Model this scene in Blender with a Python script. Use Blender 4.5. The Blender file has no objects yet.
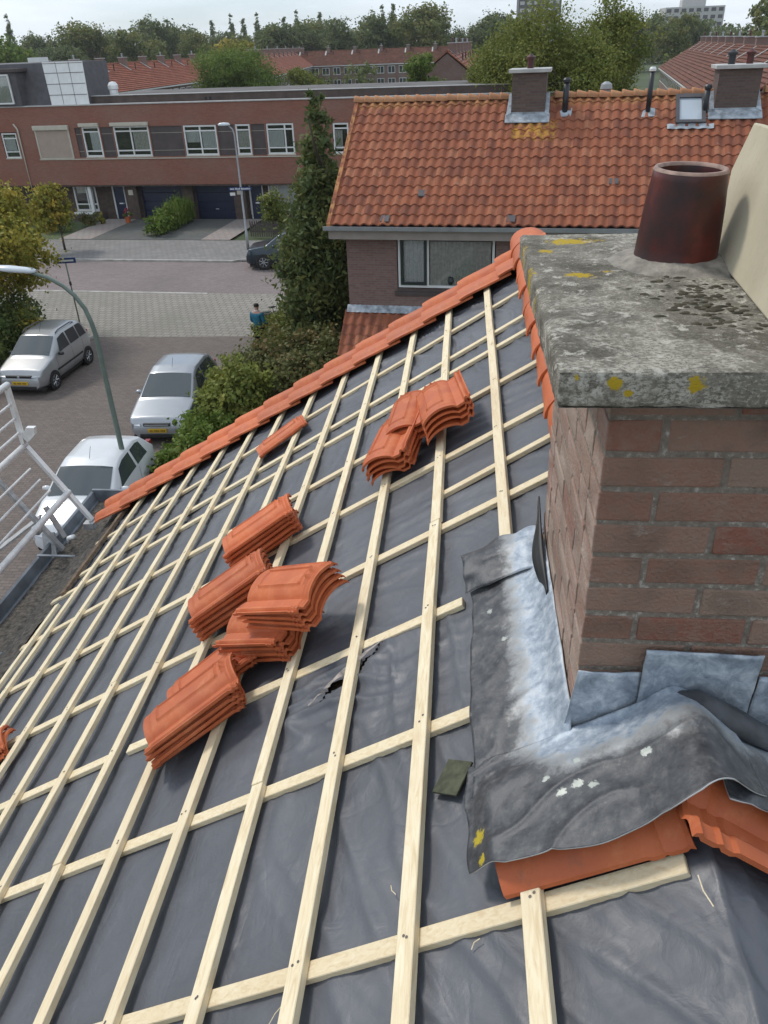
import bpy, bmesh, math, random
import numpy as np
from mathutils import Vector, Matrix, noise, Euler
R = math.radians
rnd = random.Random(7)
C = bpy.context.scene.collection
scene = bpy.context.scene
if scene.world is None:
    scene.world = bpy.data.worlds.new("World")
H = 9.1                                    # eye height above the street

# ------------------------------------------------------------------ camera
cam_data = bpy.data.cameras.new("camera")
cam = bpy.data.objects.new("camera", cam_data)
C.objects.link(cam)
scene.camera = cam
yaw, pit, rol = R(6.335), R(30.803), R(-2.239)
fwd = Vector((-math.sin(yaw)*math.cos(pit), math.cos(yaw)*math.cos(pit), -math.sin(pit)))
rt = Vector((math.cos(yaw), math.sin(yaw), 0)); up = rt.cross(fwd)
r2 = rt*math.cos(rol)+up*math.sin(rol); u2 = -rt*math.sin(rol)+up*math.cos(rol)
m = Matrix((r2, u2, -fwd)).transposed().to_4x4(); m.translation = Vector((0, 0, H))
cam.matrix_world = m
cam_data.sensor_fit = 'VERTICAL'; cam_data.sensor_height = 24
cam_data.lens = 783.1/1024*24
cam_data.clip_start = .05; cam_data.clip_end = 3000

# ------------------------------------------------------------------ sky, sun
SUN_EL, SUN_AZ = R(48), R(-58)             # azimuth from +Y, negative to the left
w = scene.world; w.use_nodes = True
nt = w.node_tree; nt.nodes.clear()
sky = nt.nodes.new('ShaderNodeTexSky'); sky.sky_type = 'NISHITA'; sky.sun_disc = False
sky.sun_elevation = SUN_EL; sky.sun_rotation = SUN_AZ; sky.dust_density = .6; sky.air_density = 1.0
tc = nt.nodes.new('ShaderNodeTexCoord'); mp = nt.nodes.new('ShaderNodeMapping')
mp.inputs['Scale'].default_value = (1.6, 1.6, 9); mp.inputs['Location'].default_value = (.35, .2, .1)
cn = nt.nodes.new('ShaderNodeTexNoise'); cn.inputs['Scale'].default_value = 1.6; cn.inputs['Detail'].default_value = 7; cn.inputs['Roughness'].default_value = .55
rp = nt.nodes.new('ShaderNodeValToRGB'); rp.color_ramp.elements[0].position = .34; rp.color_ramp.elements[1].position = .64
mx = nt.nodes.new('ShaderNodeMix'); mx.data_type = 'RGBA'; mx.inputs[7].default_value = (8.4, 9.0, 9.7, 1)
bg = nt.nodes.new('ShaderNodeBackground'); bg.inputs['Strength'].default_value = .10
wo = nt.nodes.new('ShaderNodeOutputWorld')
L_ = nt.links.new
L_(tc.outputs['Generated'], mp.inputs[0]); L_(mp.outputs[0], cn.inputs['Vector']); L_(cn.outputs['Fac'], rp.inputs[0])
L_(rp.outputs[0], mx.inputs[0]); hb = nt.nodes.new('ShaderNodeMix'); hb.data_type = 'RGBA'; hb.inputs[0].default_value = .6; hb.inputs[7].default_value = (4.6, 6.0, 7.6, 1); L_(sky.outputs[0], hb.inputs[6]); L_(hb.outputs[2], mx.inputs[6]); L_(mx.outputs[2], bg.inputs[0]); L_(bg.outputs[0], wo.inputs[0])
sd = bpy.data.lights.new('sun', 'SUN'); sd.energy = 1.5; sd.angle = R(10); sd.color = (1, .95, .88)
so = bpy.data.objects.new('sun', sd); C.objects.link(so)
sdir = Vector((math.sin(SUN_AZ)*math.cos(SUN_EL), math.cos(SUN_AZ)*math.cos(SUN_EL), math.sin(SUN_EL)))
so.rotation_euler = sdir.to_track_quat('Z', 'Y').to_euler(); so.location = sdir*60
scene.view_settings.view_transform = 'Standard'; scene.view_settings.look = 'None'
scene.view_settings.gamma = 1; scene.view_settings.exposure = 0.30

# ------------------------------------------------------------------ helpers
def tag(o, label=None, cat=None, group=None, kind=None):
    if label: o['label'] = label
    if cat: o['category'] = cat
    if group: o['group'] = group
    if kind: o['kind'] = kind
    elif label and cat: o['kind'] = 'thing'
    return o
def empty(name, loc=(0, 0, 0), rz=0, parent=None):
    o = bpy.data.objects.new(name, None); C.objects.link(o); o.location = loc; o.rotation_euler = (0, 0, rz)
    o.empty_display_size = .2
    if parent: o.parent = parent
    return o
def thing(name, label, cat, loc=(0, 0, 0), rz=0, group=None):
    return tag(empty(name, loc, rz), label, cat, group)
class MB:
    def __init__(s): s.v = []; s.f = []; s.c = []; s.smooth = False
    def box(s, x0, x1, y0, y1, z0, z1, mat=None, col=None):
        b = len(s.v)
        P = [(x0,y0,z0),(x1,y0,z0),(x1,y1,z0),(x0,y1,z0),(x0,y0,z1),(x1,y0,z1),(x1,y1,z1),(x0,y1,z1)]
        if mat is not None: P = [tuple(mat @ Vector(p)) for p in P]
        s.v += P
        F = [(0,3,2,1),(4,5,6,7),(0,1,5,4),(1,2,6,5),(2,3,7,6),(3,0,4,7)]
        s.f += [tuple(b+i for i in f) for f in F]
        s.c += [col]*6
        return s
    def poly(s, pts, col=None):
        b = len(s.v); s.v += [tuple(p) for p in pts]; s.f.append(tuple(range(b, b+len(pts)))); s.c.append(col); return s
    def prism(s, pts, d, col=None):          # polygon extruded by vector d
        b = len(s.v); n = len(pts); d = Vector(d)
        s.v += [tuple(p) for p in pts] + [tuple(Vector(p)+d) for p in pts]
        s.f.append(tuple(range(b+n-1, b-1, -1))); s.f.append(tuple(range(b+n, b+2*n)))
        for i in range(n): s.f.append((b+i, b+(i+1) % n, b+n+(i+1) % n, b+n+i))
        s.c += [col]*(n+2); return s
    def tube(s, pts, r, seg=8, cap=True, col=None):
        pts = [Vector(p) for p in pts]; n = len(pts); b = len(s.v)
        rr = r if isinstance(r, (list, tuple)) else [r]*n
        ref = Vector((0, 0, 1))
        d0 = (pts[1]-pts[0]).normalized()
        if abs(d0.z) > .9: ref = Vector((1, 0, 0))
        for i, p in enumerate(pts):
            d = (pts[min(i+1, n-1)]-pts[max(i-1, 0)]).normalized()
            a = d.cross(ref).normalized(); c = a.cross(d)
            for k in range(seg):
                t = 2*math.pi*k/seg
                s.v.append(tuple(p+a*math.cos(t)*rr[i]+c*math.sin(t)*rr[i]))
        for i in range(n-1):
            for k in range(seg):
                s.f.append((b+i*seg+k, b+i*seg+(k+1) % seg, b+(i+1)*seg+(k+1) % seg, b+(i+1)*seg+k)); s.c.append(col)
        if cap:
            s.f.append(tuple(b+k for k in range(seg-1, -1, -1))); s.c.append(col)
            s.f.append(tuple(b+(n-1)*seg+k for k in range(seg))); s.c.append(col)
        return s
    def lathe(s, prof, c=(0, 0, 0), seg=24, M=None):
        b = len(s.v); n = len(prof)
        for r, z in prof:
            for k in range(seg):
                t = 2*math.pi*k/seg
                p = Vector((r*math.cos(t), r*math.sin(t), z))
                if M is not None: p = M @ p
                s.v.append((p.x+c[0], p.y+c[1], p.z+c[2]))
        for i in range(n-1):
            for k in range(seg):
                s.f.append((b+i*seg+k, b+i*seg+(k+1) % seg, b+(i+1)*seg+(k+1) % seg, b+(i+1)*seg+k)); s.c.append(None)
        return s
    def grid(s, nu, nv, fn, flip=False):
        b = len(s.v)
        for i in range(nu):
            for j in range(nv): s.v.append(tuple(fn(i/(nu-1), j/(nv-1))))
        for i in range(nu-1):
            for j in range(nv-1):
                q = (b+i*nv+j, b+(i+1)*nv+j, b+(i+1)*nv+j+1, b+i*nv+j+1)
                s.f.append(q[::-1] if flip else q); s.c.append(None)
        return s
    def mesh(s, name, mat, smooth=False):
        me = bpy.data.meshes.new(name); me.from_pydata(s.v, [], s.f); me.validate(clean_customdata=False)
        if mat: me.materials.append(mat)
        if smooth: me.polygons.foreach_set('use_smooth', [True]*len(me.polygons))
        n = len(me.loops)
        uv = me.uv_layers.new(name='UVMap')
        li = np.empty(n, dtype=np.int32); me.loops.foreach_get('vertex_index', li)
        co = np.empty(len(me.vertices)*3, dtype=np.float32); me.vertices.foreach_get('co', co); co = co.reshape(-1, 3)
        nf = len(me.polygons); no = np.empty(nf*3, dtype=np.float32); me.polygons.foreach_get('normal', no); no = np.abs(no.reshape(-1, 3))
        ls = np.empty(nf, dtype=np.int32); me.polygons.foreach_get('loop_total', ls)
        ax = np.repeat(np.argmax(no, axis=1), ls)
        lc = co[li]
        U = np.where(ax == 0, lc[:, 1], lc[:, 0]); V = np.where(ax == 2, lc[:, 1], lc[:, 2])
        uv.data.foreach_set('uv', np.stack([U, V], 1).astype(np.float32).ravel())
        if any(c is not None for c in s.c) and len(s.c) == nf:
            at = me.attributes.new('rand', 'FLOAT', 'FACE')
            at.data.foreach_set('value', [float(c or 0) for c in s.c])
        return me
    def build(s, name, mat, parent=None, smooth=False, bevel=0, loc=None):
        me = s.mesh(name, mat, smooth)
        o = bpy.data.objects.new(name, me); C.objects.link(o)
        if parent: o.parent = parent
        if loc: o.location = loc
        if bevel:
            b = o.modifiers.new('b', 'BEVEL'); b.width = bevel; b.segments = 2; b.limit_method = 'ANGLE'; b.angle_limit = R(40)
        return o
def children(o): return [c for c in bpy.data.objects if c.parent == o]
def copy_tree(o, parent=None, kids=None):
    c = o.copy(); C.objects.link(c); c.parent = parent
    for ch in children(o): copy_tree(ch, c)
    return c

# ------------------------------------------------------------------ materials
MATS = {}
class NT:
    def __init__(s, name):
        s.m = bpy.data.materials.new(name); s.m.use_nodes = True; s.t = s.m.node_tree
        s.p = s.t.nodes['Principled BSDF']; s.out = s.t.nodes['Material Output']; MATS[name] = s.m
    def n(s, k, **kw):
        x = s.t.nodes.new(k)
        for a, b in kw.items(): setattr(x, a, b)
        return x
    def l(s, a, b): s.t.links.new(a, b)
    def coord(s, kind='Object', scale=(1, 1, 1), rot=(0, 0, 0), loc=(0, 0, 0)):
        c = s.n('ShaderNodeTexCoord'); mm = s.n('ShaderNodeMapping')
        mm.inputs['Scale'].default_value = scale; mm.inputs['Rotation'].default_value = rot; mm.inputs['Location'].default_value = loc
        s.l(c.outputs[kind], mm.inputs[0]); return mm.outputs[0]
    def noise(s, co, sc, det=4, ro=.55, dist=0):
        x = s.n('ShaderNodeTexNoise'); x.inputs['Scale'].default_value = sc; x.inputs['Detail'].default_value = det
        x.inputs['Roughness'].default_value = ro; x.inputs['Distortion'].default_value = dist
        s.l(co, x.inputs['Vector']); return x.outputs['Fac']
    def ramp(s, f, stops):
        x = s.n('ShaderNodeValToRGB'); e = x.color_ramp.elements
        while len(e) < len(stops): e.new(.5)
        for i, (p, c) in enumerate(stops):
            e[i].position = p; e[i].color = tuple(c)+(1,) if not isinstance(c, (int, float)) else (c, c, c, 1)
        s.l(f, x.inputs[0]); return x.outputs[0]
    def mix(s, f, a, b, mode='MIX'):
        x = s.n('ShaderNodeMix', data_type='RGBA', blend_type=mode)
        for sock, v in ((0, f), (6, a), (7, b)):
            if isinstance(v, (int, float)): x.inputs[sock].default_value = v if sock == 0 else (v, v, v, 1)
            elif isinstance(v, (tuple, list)): x.inputs[sock].default_value = tuple(v)+(1,) if len(v) == 3 else v
            else: s.l(v, x.inputs[sock])
        return x.outputs[2]
    def math(s, op, a, b=0, c=0):
        x = s.n('ShaderNodeMath', operation=op)
        for i, v in enumerate((a, b, c)):
            if isinstance(v, (int, float)): x.inputs[i].default_value = v
            else: s.l(v, x.inputs[i])
        return x.outputs[0]
    def col(s, c): 
        if isinstance(c, (tuple, list)): s.p.inputs['Base Color'].default_value = tuple(c)+(1,)
        else: s.l(c, s.p.inputs['Base Color'])
        return s
    def rough(s, r, metal=0, spec=None):
        if isinstance(r, (int, float)): s.p.inputs['Roughness'].default_value = r
        else: s.l(r, s.p.inputs['Roughness'])
        s.p.inputs['Metallic'].default_value = metal
        if spec is not None: s.p.inputs['Specular IOR Level'].default_value = spec
        return s
    def bump(s, h, st=.3, d=.01):
        b = s.n('ShaderNodeBump'); b.inputs['Strength'].default_value = st; b.inputs['Distance'].default_value = d
        s.l(h, b.inputs['Height']); s.l(b.outputs[0], s.p.inputs['Normal']); return s
def simple(name, c, rough=.6, metal=0, var=.25, sc=3., bump=0, bsc=60, coord='Object', spec=None):
    q = NT(name); co = q.coord(coord)
    f = q.noise(co, sc, 5)
    lo = tuple(x*(1-var) for x in c); hi = tuple(min(1, x*(1+var)) for x in c)
    q.col(q.ramp(f, [(.3, lo), (.7, hi)])); q.rough(rough, metal, spec)
    if bump: q.bump(q.noise(co, bsc, 4), bump, .01)
    return q.m
def brickmat(name, c1, c2, mortar, bw=.22, rh=.0625, ms=.01, var=.3, coord='UV', rough=.85, off=.5, bump=.4, dirt=(.3, .28, .25), dirt_amt=.35, dsc=.6):
    q = NT(name); co = q.coord(coord)
    b = q.n('ShaderNodeTexBrick'); b.offset = off
    b.inputs['Scale'].default_value = 1; b.inputs['Brick Width'].default_value = bw; b.inputs['Row Height'].default_value = rh
    b.inputs['Mortar Size'].default_value = ms; b.inputs['Mortar Smooth'].default_value = .2; b.inputs['Bias'].default_value = 0
    b.inputs['Color1'].default_value = tuple(c1)+(1,); b.inputs['Color2'].default_value = tuple(c2)+(1,); b.inputs['Mortar'].default_value = tuple(mortar)+(1,)
    q.l(co, b.inputs['Vector'])
    n = q.noise(co, dsc, 6, .6); n2 = q.noise(co, 14, 4)
    c = q.mix(q.ramp(n, [(.4, 0.), (.75, dirt_amt)]), b.outputs['Color'], dirt)
    c = q.mix(var, c, q.ramp(n2, [(.25, .25), (.75, 1.)]), 'MULTIPLY')
    q.col(c); q.rough(rough)
    if bump: q.bump(q.math('MULTIPLY_ADD', b.outputs['Fac'], -1, q.math('MULTIPLY', n2, .4)), bump, .006)
    return q.m

# wood
q = NT('pine'); co = q.coord('Object', (9, 1.1, 9)); co2 = q.coord('Object')
g = q.noise(co, 7, 5, .6, 1.2); k = q.noise(co2, 3.2, 3)
c = q.ramp(g, [(.3, (.66, .51, .31)), (.5, (.79, .67, .45)), (.72, (.86, .76, .56))])
c = q.mix(q.ramp(k, [(.55, 0.), (.75, .35)]), c, (.66, .49, .28)); oi = q.n('ShaderNodeObjectInfo'); c = q.mix(q.math('MULTIPLY', oi.outputs['Random'], .30), c, (.60, .46, .29))
vo = q.n('ShaderNodeTexVoronoi'); vo.inputs['Scale'].default_value = 2.2; q.l(q.coord('Object', (1, .45, 1)), vo.inputs['Vector'])
c = q.mix(q.ramp(vo.outputs['Distance'], [(.0, 1.), (.035, .8), (.06, 0.)]), c, (.22, .11, .05))
q.col(c).rough(.7); q.bump(g, .15, .004); M_wood = q.m
q = NT('pine across'); co = q.coord('Object', (1.1, 9, 9)); co2 = q.coord('Object')
g = q.noise(co, 7, 5, .6, 1.2); k = q.noise(co2, 3.7, 3)
c = q.ramp(g, [(.3, (.64, .49, .29)), (.5, (.77, .65, .43)), (.72, (.84, .74, .54))])
c = q.mix(q.ramp(k, [(.5, 0.), (.75, .4)]), c, (.64, .47, .26)); oi = q.n('ShaderNodeObjectInfo'); c = q.mix(q.math('MULTIPLY', oi.outputs['Random'], .35), c, (.58, .44, .27))
q.col(c).rough(.7); q.bump(g, .15, .004); M_wood2 = q.m
M_nail = simple('nail head', (.12, .11, .10), .5, .6)
M_oldwood = simple('old wood', (.16, .11, .07), .9, var=.5, sc=18, bump=.5)
# underlay foil
q = NT('underlay foil'); co = q.coord('Object')
n1 = q.noise(co, 2.2, 5); n2 = q.noise(q.coord('Object', (1, 1, 1), (0, 0, .6)), 9, 6, .6, .6); n3 = q.noise(co, 420, 2)
c = q.ramp(n1, [(.3, (.070, .074, .086)), (.7, (.104, .109, .124))])
dust = q.noise(co, 1.1, 8, .65)
c = q.mix(q.ramp(dust, [(.55, 0.), (.8, .35)]), c, (.20, .19, .18))
q.col(c); q.rough(q.ramp(n2, [(.3, .42), (.7, .62)])); q.p.inputs['Specular IOR Level'].default_value = .6
ca_ = q.noise(q.coord('Object', (1.0, 2.6, 1), (0, 0, .5)), 1.7, 3, .5, .8); cb_ = q.noise(q.coord('Object', (2.4, 1., 1), (0, 0, -.3), (7, 3, 0)), 2.3, 3, .5, .6)
crs = q.math('ADD', q.ramp(q.math('ABSOLUTE', q.math('SUBTRACT', ca_, .5)), [(0., 0.), (.05, 1.)]), q.ramp(q.math('ABSOLUTE', q.math('SUBTRACT', cb_, .48)), [(0., 0.), (.035, .8)]))
q.bump(q.math('ADD', q.math('ADD', q.math('MULTIPLY', n2, .8), q.math('MULTIPLY', crs, .10)), q.math('MULTIPLY', n3, .04)), .5, .012); M_foil = q.m
M_foil_tear = simple('torn foil edge', (.40, .34, .30), .8, var=.5, sc=30)
# terracotta new
def terra(name, a, b, cdark, rough=.5, dirt=.3):
    q = NT(name); co = q.coord('Object'); oi = q.n('ShaderNodeObjectInfo')
    n = q.noise(co, 6, 6, .6); n2 = q.noise(co, 130, 3)
    c = q.ramp(n, [(.3, a), (.7, b)])
    hs = q.n('ShaderNodeHueSaturation'); hs.inputs['Fac'].default_value = 1
    q.l(q.math('MULTIPLY_ADD', oi.outputs['Random'], .3, .85), hs.inputs['Value']); q.l(c, hs.inputs['Color'])
    c = q.mix(q.ramp(n2, [(.6, 0.), (.8, dirt)]), hs.outputs[0], cdark); n5 = q.noise(co, 11, 7, .75); c = q.mix(q.ramp(n5, [(.52, 0.), (.72, .40)]), c, (.66, .28, .14)); n6 = q.noise(q.coord('Object', loc=(4, 4, 4)), 18, 7, .75); c = q.mix(q.ramp(n6, [(.56, 0.), (.70, .45)]), c, (.24, .085, .045))
    q.col(c); q.rough(q.ramp(n, [(.3, rough-.08), (.7, rough+.12)])); q.bump(n2, .12, .002); return q.m
M_tile = terra('terracotta', (.47, .102, .032), (.60, .155, .050), (.24, .07, .03), .6)
# old pantiles of the neighbour: per-tile colour from the local frame (x along ridge, y up the slope)
def oldtile(name, cols, lich=.5, tw=.245, th=.33):
    q = NT(name); co = q.coord('Object')
    se = q.n('ShaderNodeSeparateXYZ'); q.l(co, se.inputs[0])
    fx = q.math('FLOOR', q.math('DIVIDE', se.outputs[0], tw)); fy = q.math('FLOOR', q.math('DIVIDE', se.outputs[1], th))
    cb = q.n('ShaderNodeCombineXYZ'); q.l(fx, cb.inputs[0]); q.l(fy, cb.inputs[1])
    wn = q.n('ShaderNodeTexWhiteNoise'); wn.noise_dimensions = '3D'; q.l(cb.outputs[0], wn.inputs['Vector'])
    c = q.ramp(wn.outputs['Value'], [(0, cols[0]), (.35, cols[1]), (.75, cols[2]), (1, cols[3])])
    n = q.noise(co, 1.3, 6, .6); n2 = q.noise(co, 22, 5, .65)
    c = q.mix(q.ramp(n, [(.45, 0.), (.7, .45)]), c, cols[0])
    c = q.mix(q.ramp(n2, [(.46, 0.), (.70, .75)]), c, (.14, .10, .078))
    n3 = q.noise(co, 7, 5, .7)
    c = q.mix(q.ramp(n3, [(.62, 0.), (.72, lich)]), c, (.42, .38, .32))
    q.col(c).rough(.9, 0, .2); q.bump(n2, .3, .01); return q
tq = oldtile('old pantiles', [(.22, .075, .045), (.29, .095, .050), (.345, .115, .058), (.39, .155, .085)], .3)
co = tq.coord('Object')
se = tq.n('ShaderNodeSeparateXYZ'); tq.l(co, se.inputs[0])
def band(q, v, a, b, soft=.15):
    return q.math('MULTIPLY', q.ramp(q.math('SUBTRACT', v, a-soft), [(0., 0.), (soft*2, 1.)]), q.ramp(q.math('SUBTRACT', v, b-soft), [(0., 1.), (soft*2, 0.)]))
sx, sy = se.outputs[0], se.outputs[1]
yel = tq.math('MULTIPLY', band(tq, sx, -1.6, -.45, .05), band(tq, sy, 2.95, 3.6, .1))
yel = tq.math('MULTIPLY', yel, tq.ramp(tq.noise(co, 9, 4), [(.42, 0.), (.55, .85)]))
# lichen under the chimney, bright cleaned ridge course
base = tq.p.inputs['Base Color'].links[0].from_socket
c = tq.mix(yel, base, (.46, .25, .05))
top = tq.math('MULTIPLY', tq.ramp(tq.math('SUBTRACT', sy, 4.1), [(0., 0.), (.25, 1.)]), tq.ramp(tq.noise(co, 5, 4), [(.4, 0.), (.6, .6)]))
c = tq.mix(top, c, (.55, .30, .12)); tq.col(c); M_oldtile = tq.m
M_fartile = oldtile('far roof tiles', [(.22, .07, .045), (.27, .085, .05), (.31, .10, .06), (.34, .13, .08)], .3, .5, .35).m
M_fartile2 = oldtile('far dark roof tiles', [(.09, .040, .028), (.14, .055, .037), (.18, .068, .044), (.23, .085, .052)], .2, .5, .35).m
M_greytile = simple('grey roof tiles', (.17, .17, .18), .8, sc=1.5)
# concrete chimney cap with lichens
q = NT('lichened concrete'); co = q.coord('Object')
n1 = q.noise(co, 16, 8, .75); n2 = q.noise(q.coord('Object', (1, 1.6, 1.6)), 95, 7, .75, .3); n3 = q.noise(co, 4.5, 7, .7); n4 = q.noise(co, 210, 4, .7)
c = q.ramp(n1, [(.25, (.085, .078, .06)), (.5, (.21, .19, .15)), (.75, (.34, .31, .25))])
c = q.mix(q.ramp(n2, [(.54, 0.), (.60, .8)]), c, (.52, .48, .39))
c = q.mix(q.ramp(n4, [(.55, 0.), (.66, .6)]), c, (.05, .045, .035))
se = q.n('ShaderNodeSeparateXYZ'); q.l(co, se.inputs[0])
crust = q.math('MULTIPLY', q.ramp(n3, [(.50, 0.), (.58, .9)]), q.ramp(n2, [(.45, 0.), (.52, 1.)]))
c = q.mix(crust, c, (.50, .465, .39))
mossy = q.math('MULTIPLY', q.ramp(q.noise(q.coord('Object', loc=(3, 1, 0)), 5.5, 7, .7), [(.53, 0.), (.60, .85)]), q.ramp(n2, [(.42, .1), (.52, 1.)]))
c = q.mix(mossy, c, (.055, .048, .03)); c = q.mix(q.ramp(q.noise(q.coord('Object', loc=(9, 2, 0)), 7, 8, .75), [(.48, 0.), (.60, .6)]), c, (.095, .082, .06)); c = q.mix(q.ramp(q.noise(q.coord('Object', loc=(1, 7, 0)), 24, 7, .75), [(.56, 0.), (.62, .8)]), c, (.62, .58, .50))
def spot(q, pts, sc=60, jit=.012, flat=False):
    acc = None
    for (x, y, z, rx, ry) in pts:
        vs = q.n('ShaderNodeVectorMath', operation='SUBTRACT'); q.l(q.coord('Object'), vs.inputs[0]); vs.inputs[1].default_value = (x, y, z)
        vm = q.n('ShaderNodeVectorMath', operation='MULTIPLY'); q.l(vs.outputs[0], vm.inputs[0]); vm.inputs[1].default_value = (1/rx, 1/ry, 0 if flat else 1/ry)
        vl = q.n('ShaderNodeVectorMath', operation='LENGTH'); q.l(vm.outputs[0], vl.inputs[0])
        d = q.math('ADD', vl.outputs['Value'], q.math('MULTIPLY_ADD', q.noise(q.coord('Object'), sc, 5, .7), 2.2, -1.1))
        f = q.ramp(d, [(.62, 1.), (.85, 0.)])
        acc = f if acc is None else q.math('MAXIMUM', acc, f)
    return acc
M_CAP_PTS = [(.315, 2.49, 8.585, .085, .05), (.24, 2.36, 8.585, .03, .03), (.40, 2.50, 8.585, .05, .02), (.30, 2.08, 8.585, .055, .035), (.37, 2.12, 8.585, .03, .02),
             (.145, 2.42, 8.55, .05, .10), (.15, 2.15, 8.54, .05, .09), (.15, 1.95, 8.54, .04, .05), (.285, 1.39, 8.55, .018, .018), (.43, 1.39, 8.545, .022, .022), (.215, 1.39, 8.56, .01, .01), (.31, 1.395, 8.53, .012, .01), (.50, 1.5, 8.585, .012, .012)]
c = q.mix(spot(q, M_CAP_PTS), c, (.50, .34, .015))
q.col(c).rough(.92); q.bump(q.math('ADD', n2, q.math('MULTIPLY', n4, .5)), .8, .008); M_cap = q.m
M_mortarbed = simple('mortar bed', (.25, .225, .19), .9, var=.4, sc=25, bump=.6)
M_moss = simple('dark moss', (.06, .052, .032), .95, var=.5, sc=30, bump=.6)
# slab leaning panel
q = NT('beige stone'); co = q.coord('Object'); n = q.noise(co, 3, 6, .6); n2 = q.noise(co, 60, 4)
c = q.ramp(n, [(.3, (.42, .37, .26)), (.7, (.56, .50, .36))]); c = q.mix(q.ramp(n2, [(.6, 0.), (.75, .25)]), c, (.2, .19, .13))
st = q.noise(q.coord('Object', (1, 1, .5), (.3, .5, 0)), 5, 5, .6); c = q.mix(q.ramp(st, [(.58, 0.), (.7, .4)]), c, (.20, .20, .15))
q.col(c).rough(.8); q.bump(n2, .2, .004); M_stone = q.m
# glazed pot
q = NT('glazed brown clay'); co = q.coord('Object'); n = q.noise(co, 7, 6, .65); n2 = q.noise(co, 70, 3)
c = q.ramp(n, [(.35, (.024, .010, .010)), (.52, (.070, .012, .010)), (.68, (.15, .020, .014))])
c = q.mix(q.ramp(n2, [(.74, 0.), (.78, .7)]), c, (.35, .3, .26)); q.col(c); q.rough(q.ramp(n, [(.3, .42), (.7, .3)])); M_pot = q.m
M_potrim = simple('worn clay rim', (.30, .20, .16), .7, var=.4, sc=25)
# lead: dark weathered sheet, pale oxide strip next to the brickwork (world coords = object coords)
q = NT('weathered lead'); co = q.coord('Object'); se = q.n('ShaderNodeSeparateXYZ'); q.l(co, se.inputs[0])
n1 = q.noise(co, 6, 7, .65); n2 = q.noise(co, 28, 6, .7); n3 = q.noise(q.coord('Object', (1, 1, 1), loc=(5, 2, 1)), 14, 5, .6)
# distance to the chimney footprint  x>.30, y>1.50
dx = q.math('MAXIMUM', q.math('SUBTRACT', .30, se.outputs[0]), 0); dy = q.math('MAXIMUM', q.math('MULTIPLY', q.math('SUBTRACT', 1.50, se.outputs[1]), .72), 0)
d = q.math('SQRT', q.math('ADD', q.math('MULTIPLY', dx, dx), q.math('MULTIPLY', dy, dy)))
d = q.math('ADD', d, q.math('MULTIPLY_ADD', n1, .12, -.06)); d = q.math('ADD', d, q.math('MULTIPLY_ADD', n2, .13, -.065))
dark = q.ramp(n2, [(.3, (.035, .037, .042)), (.52, (.075, .077, .083)), (.66, (.13, .13, .13)), (.78, (.28, .27, .25))])
pale = q.ramp(n2, [(.3, (.20, .24, .29)), (.5, (.36, .41, .47)), (.65, (.52, .56, .60)), (.78, (.70, .71, .71))])
c = q.mix(q.ramp(d, [(.095, 1.), (.15, 0.)]), dark, pale)
edge = q.math('MULTIPLY', q.ramp(d, [(.085, 0.), (.11, 1.)]), q.ramp(d, [(.12, 1.), (.155, 0.)]))
c = q.mix(q.math('MULTIPLY', edge, .3), c, (.42, .38, .31))
c = q.mix(q.ramp(n3, [(.66, 0.), (.74, .45)]), c, (.36, .35, .33))
c = q.mix(spot(q, [(.285, 1.265, 7.50, .016, .014), (.315, 1.25, 7.52, .014, .012), (.25, 1.255, 7.5, .014, .014), (.22, 1.31, 7.46, .010, .010), (.29, 1.33, 7.54, .01, .01), (.43, 1.28, 7.6, .012, .012), (.11, 2.10, 7.42, .012, .02), (.15, 1.93, 7.42, .012, .015)], 120, flat=True), c, (.42, .44, .40))
c = q.mix(spot(q, [(.062, 1.225, 7.36, .014, .028), (.068, 1.155, 7.36, .008, .016)], 90, flat=True), c, (.52, .40, .03))
q.col(c); q.rough(q.ramp(n2, [(.3, .38), (.7, .62)]), .25); ns = q.noise(q.coord('Object', (1, 1, 1), (0, 0, .5)), 6, 3, .5, .4); cr = q.math('ABSOLUTE', q.math('SUBTRACT', ns, .5)); cr = q.ramp(cr, [(0., 0.), (.05, 1.)])
q.bump(q.math('ADD', q.math('MULTIPLY', ns, 1.6), q.math('MULTIPLY', n2, .28)), .6, .012); M_lead = q.m
q = NT('pale lead'); co = q.coord('Object'); n1 = q.noise(co, 22, 7, .7, .5); n2 = q.noise(co, 7, 4)
c = q.ramp(n1, [(.3, (.17, .20, .235)), (.5, (.34, .385, .44)), (.68, (.60, .64, .68))]); c = q.mix(q.ramp(n2, [(.5, 0.), (.8, .4)]), c, (.12, .13, .15))
q.col(c).rough(.5, .3); q.bump(n1, .4, .006); M_lead2 = q.m
M_leaddark = simple('dark lead', (.060, .062, .068), .5, .25, var=.5, sc=12, bump=.4, bsc=30)
M_leadrim = simple('cut lead edge', (.50, .50, .48), .5, .2, var=.2, sc=20)
M_leadfar = simple('old lead', (.33, .36, .39), .6, var=.5, sc=6, bump=.3)
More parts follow.
